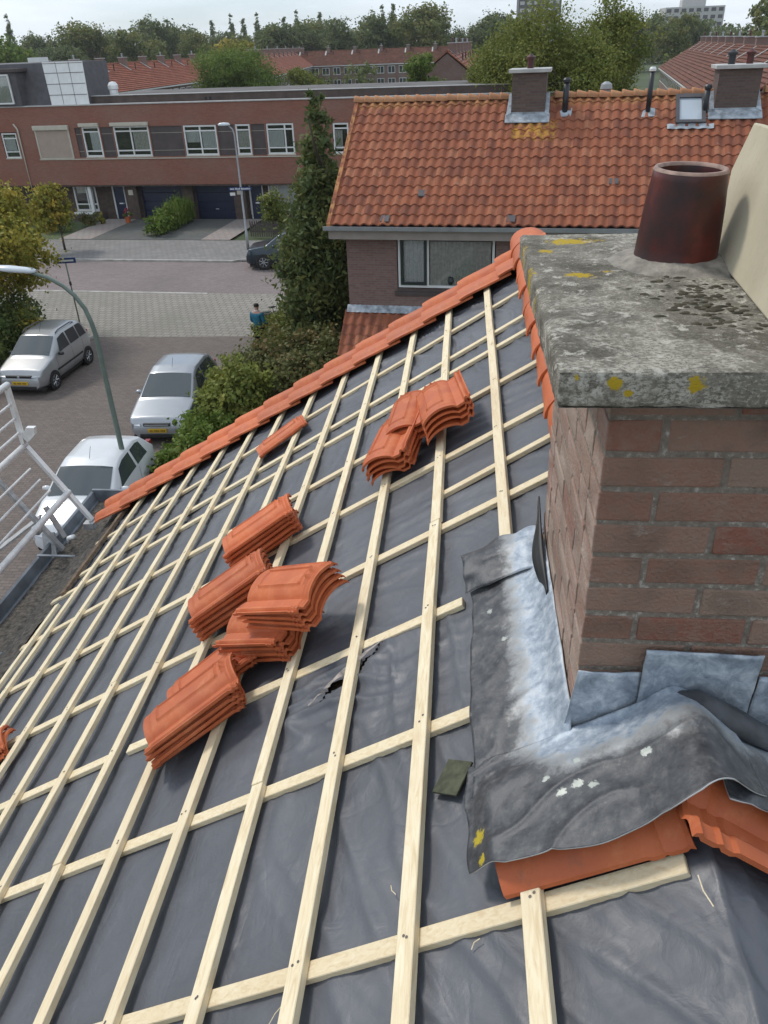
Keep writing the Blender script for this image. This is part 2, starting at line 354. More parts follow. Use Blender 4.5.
# chimney bricks
q = NT('chimney brick'); co = q.coord('Object'); at = q.n('ShaderNodeAttribute', attribute_name='rand')
n = q.noise(co, 24, 6, .7); n2 = q.noise(co, 110, 4); n3 = q.noise(co, 6, 5)
c = q.ramp(at.outputs['Fac'], [(0, (.235, .090, .058)), (.3, (.25, .130, .090)), (.6, (.275, .165, .120)), (1, (.27, .19, .14))])
c = q.mix(q.ramp(n, [(.42, 0.), (.68, .65)]), c, (.27, .19, .145)); c = q.mix(q.ramp(n3, [(.50, 0.), (.68, .55)]), c, (.11, .065, .05)); c = q.mix(q.ramp(q.noise(q.coord('Object', (1, 1, 2.5), loc=(2, 2, 2)), 8, 7, .75), [(.58, 0.), (.66, .4)]), c, (.40, .36, .31))
se = q.n('ShaderNodeSeparateXYZ'); q.l(co, se.inputs[0])
lit_side = q.math('MULTIPLY', q.ramp(se.outputs[0], [(.296, 1.), (.302, 0.)]), q.ramp(q.noise(q.coord('Object', (1, 3, 14)), 2.6, 6, .7), [(.35, .35), (.6, 1.)]))
c = q.mix(lit_side, c, (.60, .50, .43))     # pale streaked side face, coloured lighter for the light from the left
c = q.mix(q.ramp(n2, [(.66, 0.), (.74, .5)]), c, (.3, .26, .22)); q.col(c).rough(.88); q.bump(q.math('ADD', n, q.math('MULTIPLY', n2, 1.2)), .9, .006); M_chbrick = q.m
q = NT('old mortar'); co = q.coord('Object'); n = q.noise(co, 60, 6, .7)
c = q.ramp(n, [(.3, (.15, .12, .095)), (.55, (.25, .21, .17)), (.68, (.48, .45, .40))]); q.col(c).rough(.95); q.bump(n, .9, .01); M_mortar = q.m
M_alu = simple('aluminium', (.74, .74, .73), .4, .25, var=.15, sc=8)
M_alu2 = simple('worn aluminium', (.40, .40, .40), .5, .4, var=.3, sc=12)
M_zinc = simple('zinc gutter', (.19, .21, .235), .55, .2, var=.35, sc=5)
M_debris = simple('mossy debris', (.085, .074, .062), .95, var=.7, sc=28, bump=.9, bsc=50)
# street
M_bw = brickmat('neighbour brick', (.20, .10, .085), (.26, .14, .12), (.20, .17, .15), dirt_amt=.2)
M_bf = brickmat('red facade brick', (.29, .095, .06), (.35, .125, .08), (.20, .13, .10), dirt_amt=.25, dsc=.35)
M_bfar = brickmat('far brick', (.20, .10, .08), (.25, .13, .10), (.2, .17, .15), bump=0)
M_road = brickmat('street clinkers', (.145, .112, .098), (.20, .155, .132), (.10, .088, .078), .21, .105, .010, coord='Object', dirt=(.16, .14, .12), dirt_amt=.6, dsc=.25, var=.35)
M_road2 = brickmat('purple clinkers', (.22, .175, .17), (.28, .225, .215), (.16, .14, .135), .21, .105, .008, coord='Object', dirt=(.13, .11, .10), dirt_amt=.5, dsc=.25, var=.3)
M_band = brickmat('pale square pavers', (.285, .26, .225), (.335, .305, .265), (.16, .145, .12), .3, .3, .022, coord='Object', dirt=(.20, .19, .15), dirt_amt=.6, dsc=.3, var=.35)
M_pave = brickmat('grey paving slabs', (.22, .21, .20), (.27, .255, .245), (.12, .115, .105), .3, .3, .012, coord='Object', dirt=(.16, .15, .14), dirt_amt=.5, dsc=.4, var=.25)
M_drive = brickmat('dark driveway pavers', (.11, .11, .11), (.145, .145, .145), (.07, .075, .06), .21, .105, .01, coord='Object', dirt=(.085, .095, .06), dirt_amt=.5, dsc=.5)
M_dpath = brickmat('pink garden path slabs', (.36, .28, .25), (.30, .28, .26), (.18, .16, .14), .4, .4, .02, coord='Object', dirt_amt=.3)
M_kerb = simple('concrete kerb', (.40, .385, .35), .85, var=.3, sc=2)
M_land = simple('dull green land', (.065, .085, .035), .95, var=.4, sc=.05)
M_soil = simple('soil', (.06, .045, .03), .95, var=.4, sc=3)
M_white = simple('white paint', (.70, .70, .68), .5, var=.06)
M_cream = simple('cream paint', (.50, .46, .38), .5, var=.08)
M_shut = simple('beige roller shutter', (.42, .33, .27), .6, var=.06)
M_panel = simple('dark brown cladding', (.075, .058, .055), .6, var=.2, sc=2)
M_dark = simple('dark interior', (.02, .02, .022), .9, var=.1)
M_navy = simple('navy door paint', (.018, .024, .055), .4, var=.15)
M_curt = simple('net curtain', (.78, .78, .76), .9, var=.12, sc=20)
M_curt2 = simple('lined curtain', (.62, .60, .54), .9, var=.2, sc=12)
M_frame = simple('dark green frame', (.02, .028, .026), .4, var=.1)
M_slate = simple('anthracite cladding', (.085, .08, .085), .7, var=.2, sc=3)
M_gutter = simple('grey gutter board', (.30, .25, .22), .7, var=.1)
M_black = simple('black plastic', (.018, .018, .018), .5, var=.1)
M_blackpipe = simple('black flue pipe', (.022, .024, .028), .45, var=.2)
M_roofflat = simple('bitumen roof', (.11, .10, .095), .9, var=.3, sc=.7)
M_coping = simple('pale coping', (.45, .44, .42), .6, var=.15)
M_lampgreen = simple('grey green pole', (.15, .19, .16), .5, .2, var=.15, sc=4)
M_galv = simple('galvanised pole', (.32, .33, .34), .5, .4, var=.15, sc=4)
M_lampg = simple('lamp glass', (.62, .66, .70), .25, var=.05)
M_blue = simple('sign blue', (.02, .05, .16), .4, var=.05)
q = NT('window glass'); tr = q.n('ShaderNodeBsdfTransparent'); tr.inputs[0].default_value = (.95, .97, .97, 1); gl = q.n('ShaderNodeBsdfGlossy'); gl.inputs['Roughness'].default_value = .03
fr = q.n('ShaderNodeFresnel'); fr.inputs[0].default_value = 1.7; ms_ = q.n('ShaderNodeMixShader'); q.l(fr.outputs[0], ms_.inputs[0]); q.l(tr.outputs[0], ms_.inputs[1]); q.l(gl.outputs[0], ms_.inputs[2]); q.l(ms_.outputs[0], q.out.inputs[0]); M_glass = q.m
q = NT('car glass'); q.col((.045, .056, .060)).rough(.08, 0, 1.); M_cglass = q.m
q = NT('skylight glass'); q.col((.42, .47, .52)).rough(.12, 0, .8); M_sky = q.m
def carpaint(name, c, metal=.5, rough=.32):
    q = NT(name); n = q.noise(q.coord('Object'), 2.5, 4); q.col(q.ramp(n, [(.3, tuple(x*.92 for x in c)), (.7, c)])); q.rough(rough, metal)
    q.p.inputs['Coat Weight'].default_value = .6; q.p.inputs['Coat Roughness'].default_value = .08; return q.m
M_silver = carpaint('silver car paint', (.40, .405, .41)); M_silver2 = carpaint('bright silver car paint', (.36, .375, .395)); M_cwhite = carpaint('white car paint', (.66, .67, .68), 0, .3); M_cdark = carpaint('dark blue car paint', (.025, .04, .055))
M_tyre = simple('tyre rubber', (.018, .018, .018), .85, var=.2)
M_rim = simple('alloy rim', (.45, .45, .46), .35, .7, var=.1)
M_plate = simple('yellow plate', (.62, .38, .02), .5, var=.04)
M_head = simple('headlamp glass', (.45, .47, .5), .15, .3, var=.15, sc=12)
M_red = simple('tail lamp red', (.25, .01, .01), .2, var=.1)
M_teal = simple('teal jacket', (.015, .13, .20), .8, var=.25, sc=9)
M_trou = simple('dark trousers', (.02, .022, .03), .9, var=.2)
M_skin = simple('skin', (.45, .26, .19), .6, var=.08)
M_hair = simple('dark hair', (.03, .022, .018), .8, var=.2)
def leafmat(name, a, b, c3, sc=.9):
    q = NT(name); co = q.coord('Object'); n = q.noise(co, sc, 5, .65); at = q.n('ShaderNodeAttribute', attribute_name='rand')
    c = q.ramp(n, [(.32, a), (.68, b)]); c = q.mix(q.ramp(at.outputs['Fac'], [(.55, 0.), (1., .8)]), c, c3)
    q.col(c).rough(.65); q.p.inputs['Specular IOR Level'].default_value = .25
    tl = q.n('ShaderNodeBsdfTranslucent'); q.l(c, tl.inputs[0]); mxs = q.n('ShaderNodeMixShader'); mxs.inputs[0].default_value = .28
    q.l(q.p.outputs[0], mxs.inputs[1]); q.l(tl.outputs[0], mxs.inputs[2]); q.l(mxs.outputs[0], q.out.inputs[0]); return q.m
L_green = leafmat('leaves mid green', (0.105, 0.139, 0.031), (0.224, 0.251, 0.054), (0.309, 0.290, 0.067))
L_yel = leafmat('leaves yellowing', (0.174, 0.191, 0.034), (0.348, 0.312, 0.054), (0.596, 0.411, 0.072))
L_dark = leafmat('leaves dark', (0.063, 0.103, 0.030), (0.141, 0.186, 0.055), (0.211, 0.210, 0.051))
L_con = leafmat('conifer needles', (0.070, 0.103, 0.038), (0.144, 0.179, 0.061), (0.240, 0.240, 0.072), 1.6)
L_far = leafmat('far leaves', (0.121, 0.155, 0.050), (0.207, 0.229, 0.069), (0.294, 0.251, 0.075), .12)
L_far2 = leafmat('far bluish leaves', (0.102, 0.140, 0.061), (0.167, 0.199, 0.074), (0.224, 0.223, 0.081), .12)
L_bright = leafmat('fresh green leaves', (0.088, 0.149, 0.024), (0.162, 0.230, 0.041), (0.243, 0.270, 0.068))
L_beech = leafmat('beech hedge leaves', (0.087, 0.107, 0.036), (0.164, 0.173, 0.059), (0.270, 0.157, 0.070))
M_bark = simple('bark', (.07, .055, .04), .9, var=.4, sc=6, bump=.6, bsc=20)

# ------------------------------------------------------------------ foliage
def leafmesh(name, blobs, n, size, mat, seed=1, shell=.55, cl=.22, per=26, elong=1.6, up=.2):
    """many leaf-sized quads in clumps spread through ellipsoids; blobs = (x,y,z,rx,ry,rz)"""
    g = np.random.default_rng(seed)
    B = np.array(blobs, float); vol = (B[:, 3]*B[:, 4]*B[:, 5])**(2/3); pr = vol/vol.sum()
    nc = max(4, n//per); bi = g.choice(len(B), nc, p=pr)
    d = g.normal(size=(nc, 3)); d /= np.linalg.norm(d, axis=1)[:, None]
    rr = shell+(1-shell)*g.random(nc)**.6; rr *= 1+.16*g.normal(size=nc)
    cc = B[bi, :3]+d*rr[:, None]*B[bi, 3:]
    csz = (B[bi, 3:].mean(1)*cl)*(.6+.8*g.random(nc))
    ci = g.integers(0, nc, n)
    p = cc[ci]+g.normal(size=(n, 3))*csz[ci][:, None]*np.array([.75, .75, .6])
    nrm = g.normal(size=(n, 3))*.8+d[ci]*.8+np.array([0, 0, up]); nrm /= np.linalg.norm(nrm, axis=1)[:, None]
    t = np.cross(nrm, g.normal(size=(n, 3))); t /= np.linalg.norm(t, axis=1)[:, None]; b = np.cross(nrm, t)
    s = size*(.6+.8*g.random(n))[:, None]
    V = np.stack([p-t*s*elong*.5, p-b*s*.5+nrm*s*.12, p+t*s*elong*.5, p+b*s*.5+nrm*s*.12], 1).reshape(-1, 3)
    me = bpy.data.meshes.new(name); me.vertices.add(4*n); me.vertices.foreach_set('co', V.astype(np.float32).ravel())
    me.loops.add(4*n); me.loops.foreach_set('vertex_index', np.arange(4*n, dtype=np.int32))
    me.polygons.add(n); me.polygons.foreach_set('loop_start', np.arange(0, 4*n, 4, dtype=np.int32))
    me.update(calc_edges=True)
    at = me.attributes.new('rand', 'FLOAT', 'FACE')
    at.data.foreach_set('value', np.clip(g.random(nc)[ci]*.8+g.random(n)*.25, 0, 1).astype(np.float32))
    me.materials.append(mat); return me
def link(name, me, parent=None, loc=(0, 0, 0), rz=0, sc=None):
    o = bpy.data.objects.new(name, me); C.objects.link(o); o.parent = parent; o.location = loc; o.rotation_euler = (0, 0, rz)
    if sc: o.scale = sc
    return o
def trunkmesh(h, r, limbs, seed=0, name='trunk'):
    g = random.Random(seed); t = MB()
    pts = [(g.uniform(-.03, .03)*h*i/6, g.uniform(-.03, .03)*h*i/6, h*i/6) for i in range(7)]
    t.tube(pts, [r*(1-.11*i) for i in range(7)], 8)
    for i in range(limbs):
        k = g.randint(2, 5); a = g.uniform(0, 6.28); b = Vector(pts[k]); L = h*g.uniform(.25, .42)
        e = b+Vector((math.cos(a)*L*.7, math.sin(a)*L*.7, L*.8)); mdl = (b+e)/2+Vector((0, 0, -L*.06))
        t.tube([b, mdl, e], [r*.42, r*.28, r*.1], 6)
    return t.mesh(name, M_bark, True)
def blobtree(g, rx, rz, h, nb=9):
    out = []
    for i in range(nb):
        a = g.uniform(0, 6.28); q_ = g.uniform(0, 1)**.6; z = g.uniform(-.75, .8)
        wdt = math.sqrt(max(.05, 1-z*z*.8))
        out.append((math.cos(a)*rx*q_*wdt*.75, math.sin(a)*rx*q_*wdt*.75, h+z*rz*.8, rx*g.uniform(.3, .5), rx*g.uniform(.3, .5), rz*g.uniform(.25, .42)))
    return out
def tree(name, label, loc, rx, rz, zc, n, size, mat, seed, trunk_r=.18, group=None, cat='tree', nb=10):
    g = random.Random(seed)
    t = thing(name, label, cat, loc, 0, group)
    link('trunk', trunkmesh(zc+rz*.2, trunk_r, 7, seed), t)
    link('crown', leafmesh('crown', blobtree(g, rx, rz, zc, nb), n, size, mat, seed, cl=.23), t)
    return t
# ================================================================== THE SETTING
def rot2(az): return math.cos(R(az)), math.sin(R(az))
ground = MB().box(-900, 900, -200, 1500, -1, 0).build('ground', M_land); tag(ground, kind='structure')
def sheet(name, pts, z, mat, rz=0, loc=(0, 0, 0)):
    b = MB().prism([(x, y, z) for x, y in pts], (0, 0, .004))
    o = b.build(name, mat, None, loc=loc); o.rotation_euler = (0, 0, rz); tag(o, kind='structure'); return o
O_RZ = R(-5.3)      # frame of the block across the street
# near street along +Y
sheet('street', [(-15.2, -20), (-4.2, -20), (-4.2, 27.6), (-15.6, 27.6)], .012, M_road)
# in the frame of the far street: local x along it, local y away from us
sheet('crossing', [(-60, 25.2), (40, 25.2), (40, 32.4), (-60, 32.4)], .008, M_band, O_RZ)
sheet('street', [(-90, 32.4), (40, 32.4), (40, 38.2), (-90, 38.2)], .008, M_road2, O_RZ)
sheet('parking_bay', [(-13.9, 36.9), (40, 36.9), (40, 38.6), (-13.4, 38.6)], .016, M_road, O_RZ)
for i in range(9):
    sheet('bay_marking', [(-13.5+i*1.35, 36.62), (-12.85+i*1.35, 36.62), (-12.85+i*1.35, 36.78), (-13.5+i*1.35, 36.78)], .022, M_kerb, O_RZ)
k = MB().box(-90, -15.0, 37.9, 38.05, 0, .1).box(-90, -14.2, 32.25, 32.4, 0, .02)
k.prism([(-15.0, 37.9, 0), (-14.1, 38.75, 0), (-14.1, 38.95, 0), (-15.0, 38.05, 0)], (0, 0, .1)).box(-14.1, 40, 38.75, 38.95, 0, .1)
o = k.build('kerb', M_kerb); o.rotation_euler = (0, 0, O_RZ); tag(o, kind='structure')
o = MB().box(-90, 40, 38.06, 42.6, 0, .09).build('pavement', M_pave); o.rotation_euler = (0, 0, O_RZ); tag(o, kind='structure'); o.location = (0, 0, -.002)
sheet('driveway', [(-25.3, 42.6), (-18.6, 42.6), (-18.6, 48.6), (-25.3, 48.6)], .10, M_drive, O_RZ)
sheet('garden_path', [(-27.3, 42.6), (-25.3, 42.6), (-25.3, 48.6), (-27.3, 48.6)], .11, M_dpath, O_RZ)
sheet('garden_path', [(-18.6, 42.6), (-16.9, 42.6), (-16.9, 48.6), (-18.6, 48.6)], .11, M_dpath, O_RZ)
k = MB().box(-15.75, -15.6, -20, 25.5, 0, .1).prism([(-15.75, 25.5, 0), (-15.6, 25.5, 0), (-13.6, 27.6, 0), (-13.8, 27.6, 0)], (0, 0, .1)).box(-4.35, -4.2, -20, 20, 0, .1)
tag(k.build('kerb', M_kerb), kind='structure')
tag(MB().box(-22, -15.76, -20, 25.5, 0, .08).build('pavement', M_soil), kind='structure')
tag(MB().box(-7.0, -4.36, 12, 27, .02, .09).build('soil', M_soil), kind='structure')

# ================================================================== OUR HOUSE WITH THE OPEN ROOF
ca, sa = math.cos(R(31.5)), math.sin(R(31.5))
RX, RZ_ = .534, 7.69                                      # ridge line (runs along +Y)
MR = Matrix(((ca, 0, -sa, .7733), (0, 1, 0, 0), (sa, 0, ca, 7.838), (0, 0, 0, 1)))   # local x = up the slope, z = off the slope
MRr = Matrix(((-ca, 0, sa, 2*RX-.7733), (0, 1, 0, 0), (sa, 0, ca, 7.838), (0, 0, 0, 1)))  # mirrored slope on the right
def on(s, y, h=0): return MR @ Vector((-s, y, h))
house = thing('brick_house', 'nearest house with stripped roof of pale battens over grey foil', 'house')
wl = MB(); prof = [(-3.25, 0), (4.3, 0), (4.3, 5.2), (RX, 7.50), (-3.25, 5.2)]
wl.prism([(x, -4, z) for x, z in prof], (0, 10.25, 0)).build('wall', M_bw, house)

# --- underlay foil, draped over both slopes
def ridged(v, p=5): return max(0., 1-abs(noise.noise(v))*2.2)**p
def foil_h(u, y):
    # u: signed arc length from the ridge, positive down the left slope
    h = -.047
    q_ = Vector((u, y, 0))
    wr = .35+.65*noise.noise(q_*.9+Vector((4, 1, 0)))
    far = min(1, max(0, (y-3.4)/2)); nr = 1-min(1, max(0, (u-.9)/1.2))
    amp = .0022+.0085*far+.0045*nr+.003*max(0, wr)
    a = .75+.5*noise.noise(q_*.5)
    cu = u*math.cos(a)+y*math.sin(a); cv = -u*math.sin(a)+y*math.cos(a)
    h += amp*(ridged(Vector((cu*1.4, cv*6.5, 2)), 4)+.5*ridged(Vector((cu*3.2, cv*13, 7)), 4))
    h += .006*noise.noise(q_*2.3)
    # sag between the counter battens
    h -= .006*abs(math.sin(math.pi*(y-1.07)/.6))
    # long loose folds where the foil hangs over the ridge near us
    if y < 1.5:
        f = min(1, (1.5-y)/.5)*max(0, 1-abs(u+.22)/.62)
        h += f*.020*ridged(Vector((u*4.2+.9*noise.noise(Vector((y*2, 1, 3))), y*.9, 5)), 2.5)
        h += f*.006*ridged(Vector((u*11+y*1.2, y*1.6, 9)), 3)
    h += .0025*(math.floor((u+.02*noise.noise(Vector((y, 3, 1))))/1.35) % 2)
    # crumple round the tear
    d2 = ((u-1.13)/.35)**2+((y-2.12)/.22)**2
    h += .030*math.exp(-d2)*(.5+ridged(Vector((u*3+y*5, y*9-u*3, 3)), 2))
    return h
us = [-4.6+.1*i for i in range(27)]+[-1.9+.04*i for i in range(25)]+[-.9+.0125*i for i in range(190)]+[1.475+.022*i for i in range(148)]
us = [u for u in us if u < 4.42]
ys = [-1.5+.15*i for i in range(11)]+[.12+.0125*i for i in range(225)]+[2.94+.022*i for i in range(158)]
ys = [y for y in ys if y < 6.36]
b = MB()
for u in us:
    for y in ys:
        h = foil_h(u, y); U = abs(u); sm = .05*math.exp(-(U/.07)**2)
        sg = -1 if u > 0 else 1
        nx = -sa if u > 0 else sa
        if U < .08: nx *= U/.08
        b.v.append((RX+sg*U*ca+nx*h, y, RZ_-U*sa+ca*h-sm*.4))
hole = []
nY = len(ys)
for i in range(len(us)-1):
    for j in range(nY-1):
        uc, yc = us[i], ys[j]
        # slit of the tear
        t = (uc-1.13)*.62+(yc-2.145)*1.0
        w_ = .014*max(0, 1-((uc-1.10)/.17)**2)
        if abs(t+.02*math.sin(uc*25)) < w_: continue
        b.f.append((i*nY+j, i*nY+j+1, (i+1)*nY+j+1, (i+1)*nY+j)); b.c.append(None)
foil = b.build('underlay', M_foil, house, smooth=True)
# torn lip and the boarding seen through it
lip = MB(); g = random.Random(3)
def tearline(k): 
    u = .95+.32*k; return u, 2.145-(u-1.13)*.62
for k in range(16):
    u, y = tearline(k/15); p = on(u+.28, y+.012+.010*g.random(), -.02+.012*g.random()); q2 = on(u+.28, y+.022+.012*g.random()*math.sin(k/15*3.14), -.015+.012*math.sin(k/15*3.14))
    lip.v += [tuple(p), tuple(q2)]
    if k: 
        n_ = len(lip.v); lip.f.append((n_-4, n_-2, n_-1, n_-3)); lip.c.append(None)
lip.build('torn_edge', M_foil_tear, foil)
MB().box(-1.75, -1.0, 1.9, 2.45, -.10, -.075, MR).build('roof_board', M_oldwood, foil)

# --- counter battens (down the slope) and tile battens (along the ridge)
def batten(name, x0, x1, y0, y1, z0, z1, mat, MM=MR, skew=0):
    b = MB(); n = max(2, int(max(x1-x0, y1-y0)/.5)); g = rnd
    along_y = (y1-y0) > (x1-x0)
    off = [g.uniform(-.0025, .0025) for _ in range(n+1)]
    for i in range(n+1):
        t = i/n
        if along_y: sec = [(x0+off[i]+skew*t, y0+(y1-y0)*t), (x1+off[i]+skew*t, y0+(y1-y0)*t)]
        else: sec = [(x0+(x1-x0)*t, y0+off[i]+skew*t), (x0+(x1-x0)*t, y1+off[i]+skew*t)]
        for (X_, Y_), zz in ((sec[0], z0), (sec[1], z0), (sec[1], z1), (sec[0], z1)):
            b.v.append(tuple(MM @ Vector((X_, Y_, zz))))
    for i in range(n):
        for k in range(4): b.f.append((i*4+k, i*4+(k+1) % 4, (i+1)*4+(k+1) % 4, (i+1)*4+k)); b.c.append(None)
    b.f += [(3, 2, 1, 0), (n*4, n*4+1, n*4+2, n*4+3)]; b.c += [None, None]
    if not along_y: b.f = [f[::-1] for f in b.f]
    me = b.mesh(name, mat); me.materials.append(M_nail)
    if along_y and MM is MR and z1 < .01 and mat is M_wood:
        bm = bmesh.new(); bm.from_mesh(me)
        for yc in CB:
            if y0+.02 < yc < y1-.02:
                for _ in range(2):
                    cx_, cy_ = (x0+x1)/2+skew*(yc-y0)/(y1-y0)+g.uniform(-.012, .012), yc+g.uniform(-.013, .013)
                    ring = [bm.verts.new(MM @ Vector((cx_+.0042*math.cos(k*1.0472), cy_+.0042*math.sin(k*1.0472), z1+.0012))) for k in range(6)]
                    bm.faces.new(ring).material_index = 1
        bm.to_mesh(me); bm.free()
    o = bpy.data.objects.new(name, me); C.objects.link(o); o.parent = house
    bv = o.modifiers.new('b', 'BEVEL'); bv.width = .002; bv.segments = 1; bv.limit_method = 'ANGLE'
    return o
CB = (1.07, 1.755, 2.33, 2.90, 3.55, 4.16, 4.75, 5.02, 5.6)
for (yc, s0, s1, sk) in ((1.07, .36, 4.75, 0), (1.755, .87, 4.7, -.02), (2.33, .90, 2.62, -.03), (2.90, .44, 4.7, 0), (3.55, .44, 4.72, .02), (4.16, .44, 4.66, 0), (4.75, .44, 4.72, 0), (5.02, .44, 4.6, .02), (5.6, .44, 4.7, 0)):
    batten('counter_batten', -s1, -s0, yc-.024, yc+.024, -.046, -.024, M_wood2, skew=sk)
batten('counter_batten', -4.7, -2.72, 2.31, 2.358, -.046, -.024, M_wood2)
for yc in (3.2,): batten('counter_batten', -1.02, -.44, yc-.02, yc+.02, -.046, -.024, M_wood2, skew=.03)
for k in range(12):
    s = .697+.331*k
    if k == 0: segs = [(-1.5, 1.125), (2.36, 6.28)]
    elif k % 3 == 1: segs = [(-1.5, 2.93), (2.934, 6.28)]
    elif k % 3 == 2: segs = [(-1.5, 4.18), (4.184, 6.28)]
    else: segs = [(-1.5, 1.76), (1.764, 6.28)]
    for (y0, y1) in segs:
        batten('tile_batten', -s-.024, -s+.024, y0, y1, -.0235, .002, M_wood, skew=rnd.uniform(-.006, .006))
batten('tile_batten', -4.52, -4.475, -1.5, 4.55, -.0235, .004, M_wood)
batten('eaves_batten', -4.60, -4.55, 4.75, 6.1, -.03, .0, M_oldwood)
for s, y, a, L in ((3.15, 4.62, .2, .12), (2.62, 5.02, 1.2, .08), (2.2, 5.52, .4, .05)): pass
# mossy eave board, gutter
b = MB().grid(60, 12, lambda a, t: on(4.70+.34*t, -1.5+8.0*a, -.05+.02*noise.noise(Vector((a*40, t*5, 0)))+.016*noise.noise(Vector((a*160, t*17, 4)))))
b.build('eaves_board', M_debris, house, smooth=True)
gm = MB(); gp = [(-3.50, 5.12), (-3.56, 5.02), (-3.60, 4.98), (-3.80, 4.98), (-3.845, 5.02), (-3.86, 5.13), (-3.88, 5.14), (-3.895, 5.12), (-3.875, 5.0), (-3.82, 4.955), (-3.58, 4.955), (-3.49, 5.0)]
gm.prism([(x, -1.5, z) for x, z in gp], (0, 8.45, 0)).build('gutter', M_zinc, house)
MB().box(-3.88, -3.48, 6.93, 6.96, 4.96, 5.15).build('gutter_end', M_zinc, house)
MB().grid(70, 6, lambda a, t: (-3.57-.24*t, -1.5+8.4*a, 5.03+.02*noise.noise(Vector((a*60, t*6, 2))))).build('gutter_debris', M_debris, house, smooth=True)
for y in (1.6, 3.0, 4.35, 5.7): MB().box(-3.89, -3.46, y, y+.025, 5.135, 5.142).build('gutter_bracket', M_zinc, house)

# --- verge tiles along the gable
def profile_tile(name, W, L, fn, th=.013, nu=30, nv=24, mat=None, mesh_only=True):
    b = MB()
    for i in range(nu):
        for j in range(nv):
            u, v = i/(nu-1)*W, j/(nv-1)*L; b.v.append((u-W/2, v-L/2, fn(u, v)))
    off = nu*nv
    for i in range(nu):
        for j in range(nv):
            u, v = i/(nu-1)*W, j/(nv-1)*L; b.v.append((u-W/2, v-L/2, fn(u, v)-th))
    for i in range(nu-1):
        for j in range(nv-1):
            q_ = (i*nv+j, (i+1)*nv+j, (i+1)*nv+j+1, i*nv+j+1); b.f.append(q_); b.f.append(tuple(off+k for k in q_[::-1]))
    for i in range(nu-1):
        a0, a1 = i*nv, (i+1)*nv; b.f.append((a0, off+a0, off+a1, a1)); a0 += nv-1; a1 += nv-1; b.f.append((a1, off+a1, off+a0, a0))
    for j in range(nv-1):
        b.f.append((j, j+1, off+j+1, off+j)); k_ = (nu-1)*nv+j; b.f.append((k_+1, k_, off+k_, off+k_+1))
    b.c = [None]*len(b.f)
    return b.mesh(name, mat, True)
def sharp(me, ang=35):
    me.set_sharp_from_angle(angle=R(ang)); return me
def bumpf(x, c, w): return max(0., 1-abs(x-c)/w)
# verge tile: v runs down the slope (tail at v=0), u across, roll on the outer side
def vf(u, v):
    z = .012
    z += .038*math.sin(max(0, min(1, (u-.02)/.17))*math.pi)**.8 if u < .19 else 0
    z += .045*math.sin(max(0, min(1, (u-.27)/.15))*math.pi)**.7 if u > .27 else 0
    if u > .42: z -= (u-.42)*2.2
    if v < .02: z -= .006*(1-v/.02)
    return z
vm = sharp(profile_tile('verge_tile', .46, .43, vf, .014, 34, 8, M_tile))
verge_pitch = math.atan2(.022, .331)
for k in range(14):
    s = 4.78-.331*k
    o = bpy.data.objects.new('verge_tile', vm); C.objects.link(o); o.parent = house
    # local: x(width)->+Y world, y(length)->up the slope
    M = MR @ Matrix.Translation((-s+.12, 6.20, .025)) @ Matrix.Rotation(R(-90), 4, 'Z') @ Matrix.Rotation(-verge_pitch*1.25, 4, 'X')
    M = MR @ Matrix.Translation((-s+.12+rnd.uniform(-.003, .003), 6.22+rnd.uniform(-.004, .004), .028)) @ Matrix(((0, 1, 0, 0), (1, 0, 0, 0), (0, 0, 1, 0), (0, 0, 0, 1))) @ Matrix.Rotation(-verge_pitch*1.3, 4, 'X')
    o.matrix_local = M
MB().box(-4.75, -.3, 6.38, 6.44, -.12, .02, MR).build('verge_board', M_gutter, house)

# --- ridge tiles from the gable to the chimney
def ridge_mesh():
    b = MB(); n = 14; sts = [(0, .170), (.05, .171), (.065, .163), (.20, .160), (.42, .152)]
    for y, r in sts:
        for k in range(n+1):
            t = math.pi*(k/n)*1.04-.06; b.v.append((r*math.cos(t), y, r*math.sin(t)*.80))
    for y, r in sts:
        for k in range(n+1):
            t = math.pi*(k/n)*1.04-.06; b.v.append(((r-.013)*math.cos(t), y, (r-.013)*math.sin(t)*.80))
    off = len(sts)*(n+1)
    for i in range(len(sts)-1):
        for k in range(n):
            q_ = (i*(n+1)+k, i*(n+1)+k+1, (i+1)*(n+1)+k+1, (i+1)*(n+1)+k); b.f.append(q_); b.f.append(tuple(off+x for x in q_[::-1]))
    for k in range(n): b.f.append((k, off+k, off+k+1, k+1)); e = (len(sts)-1)*(n+1)+k; b.f.append((e, e+1, off+e+1, off+e))
    for i in range(len(sts)-1):
        a0, a1 = i*(n+1), (i+1)*(n+1); b.f.append((a0, a1, off+a1, off+a0)); b.f.append((a0+n, off+a0+n, off+a1+n, a1+n))
    b.c = [None]*len(b.f); return sharp(b.mesh('ridge_tile', M_tile, True), 30)
rm = ridge_mesh()
for k in range(11):
    o = bpy.data.objects.new('ridge_tile', rm); C.objects.link(o); o.parent = house
    o.location = (RX+rnd.uniform(-.003, .003), 2.46+.375*k, RZ_-.016+rnd.uniform(-.002, .002)); o.rotation_euler = (R(1.6), 0, R(rnd.uniform(-1, 1)))
MB().box(RX-.022, RX+.022, 2.45, 6.4, RZ_-.05, RZ_+.03).build('ridge_batten', M_wood, house)
MB().lathe([(.001, 0), (.105, 0), (.105, .012), (.001, .012)], (RX, 6.60, RZ_-.01), 20, Matrix.Rotation(R(90), 3, 'X')).build('ridge_end', M_tile, house)

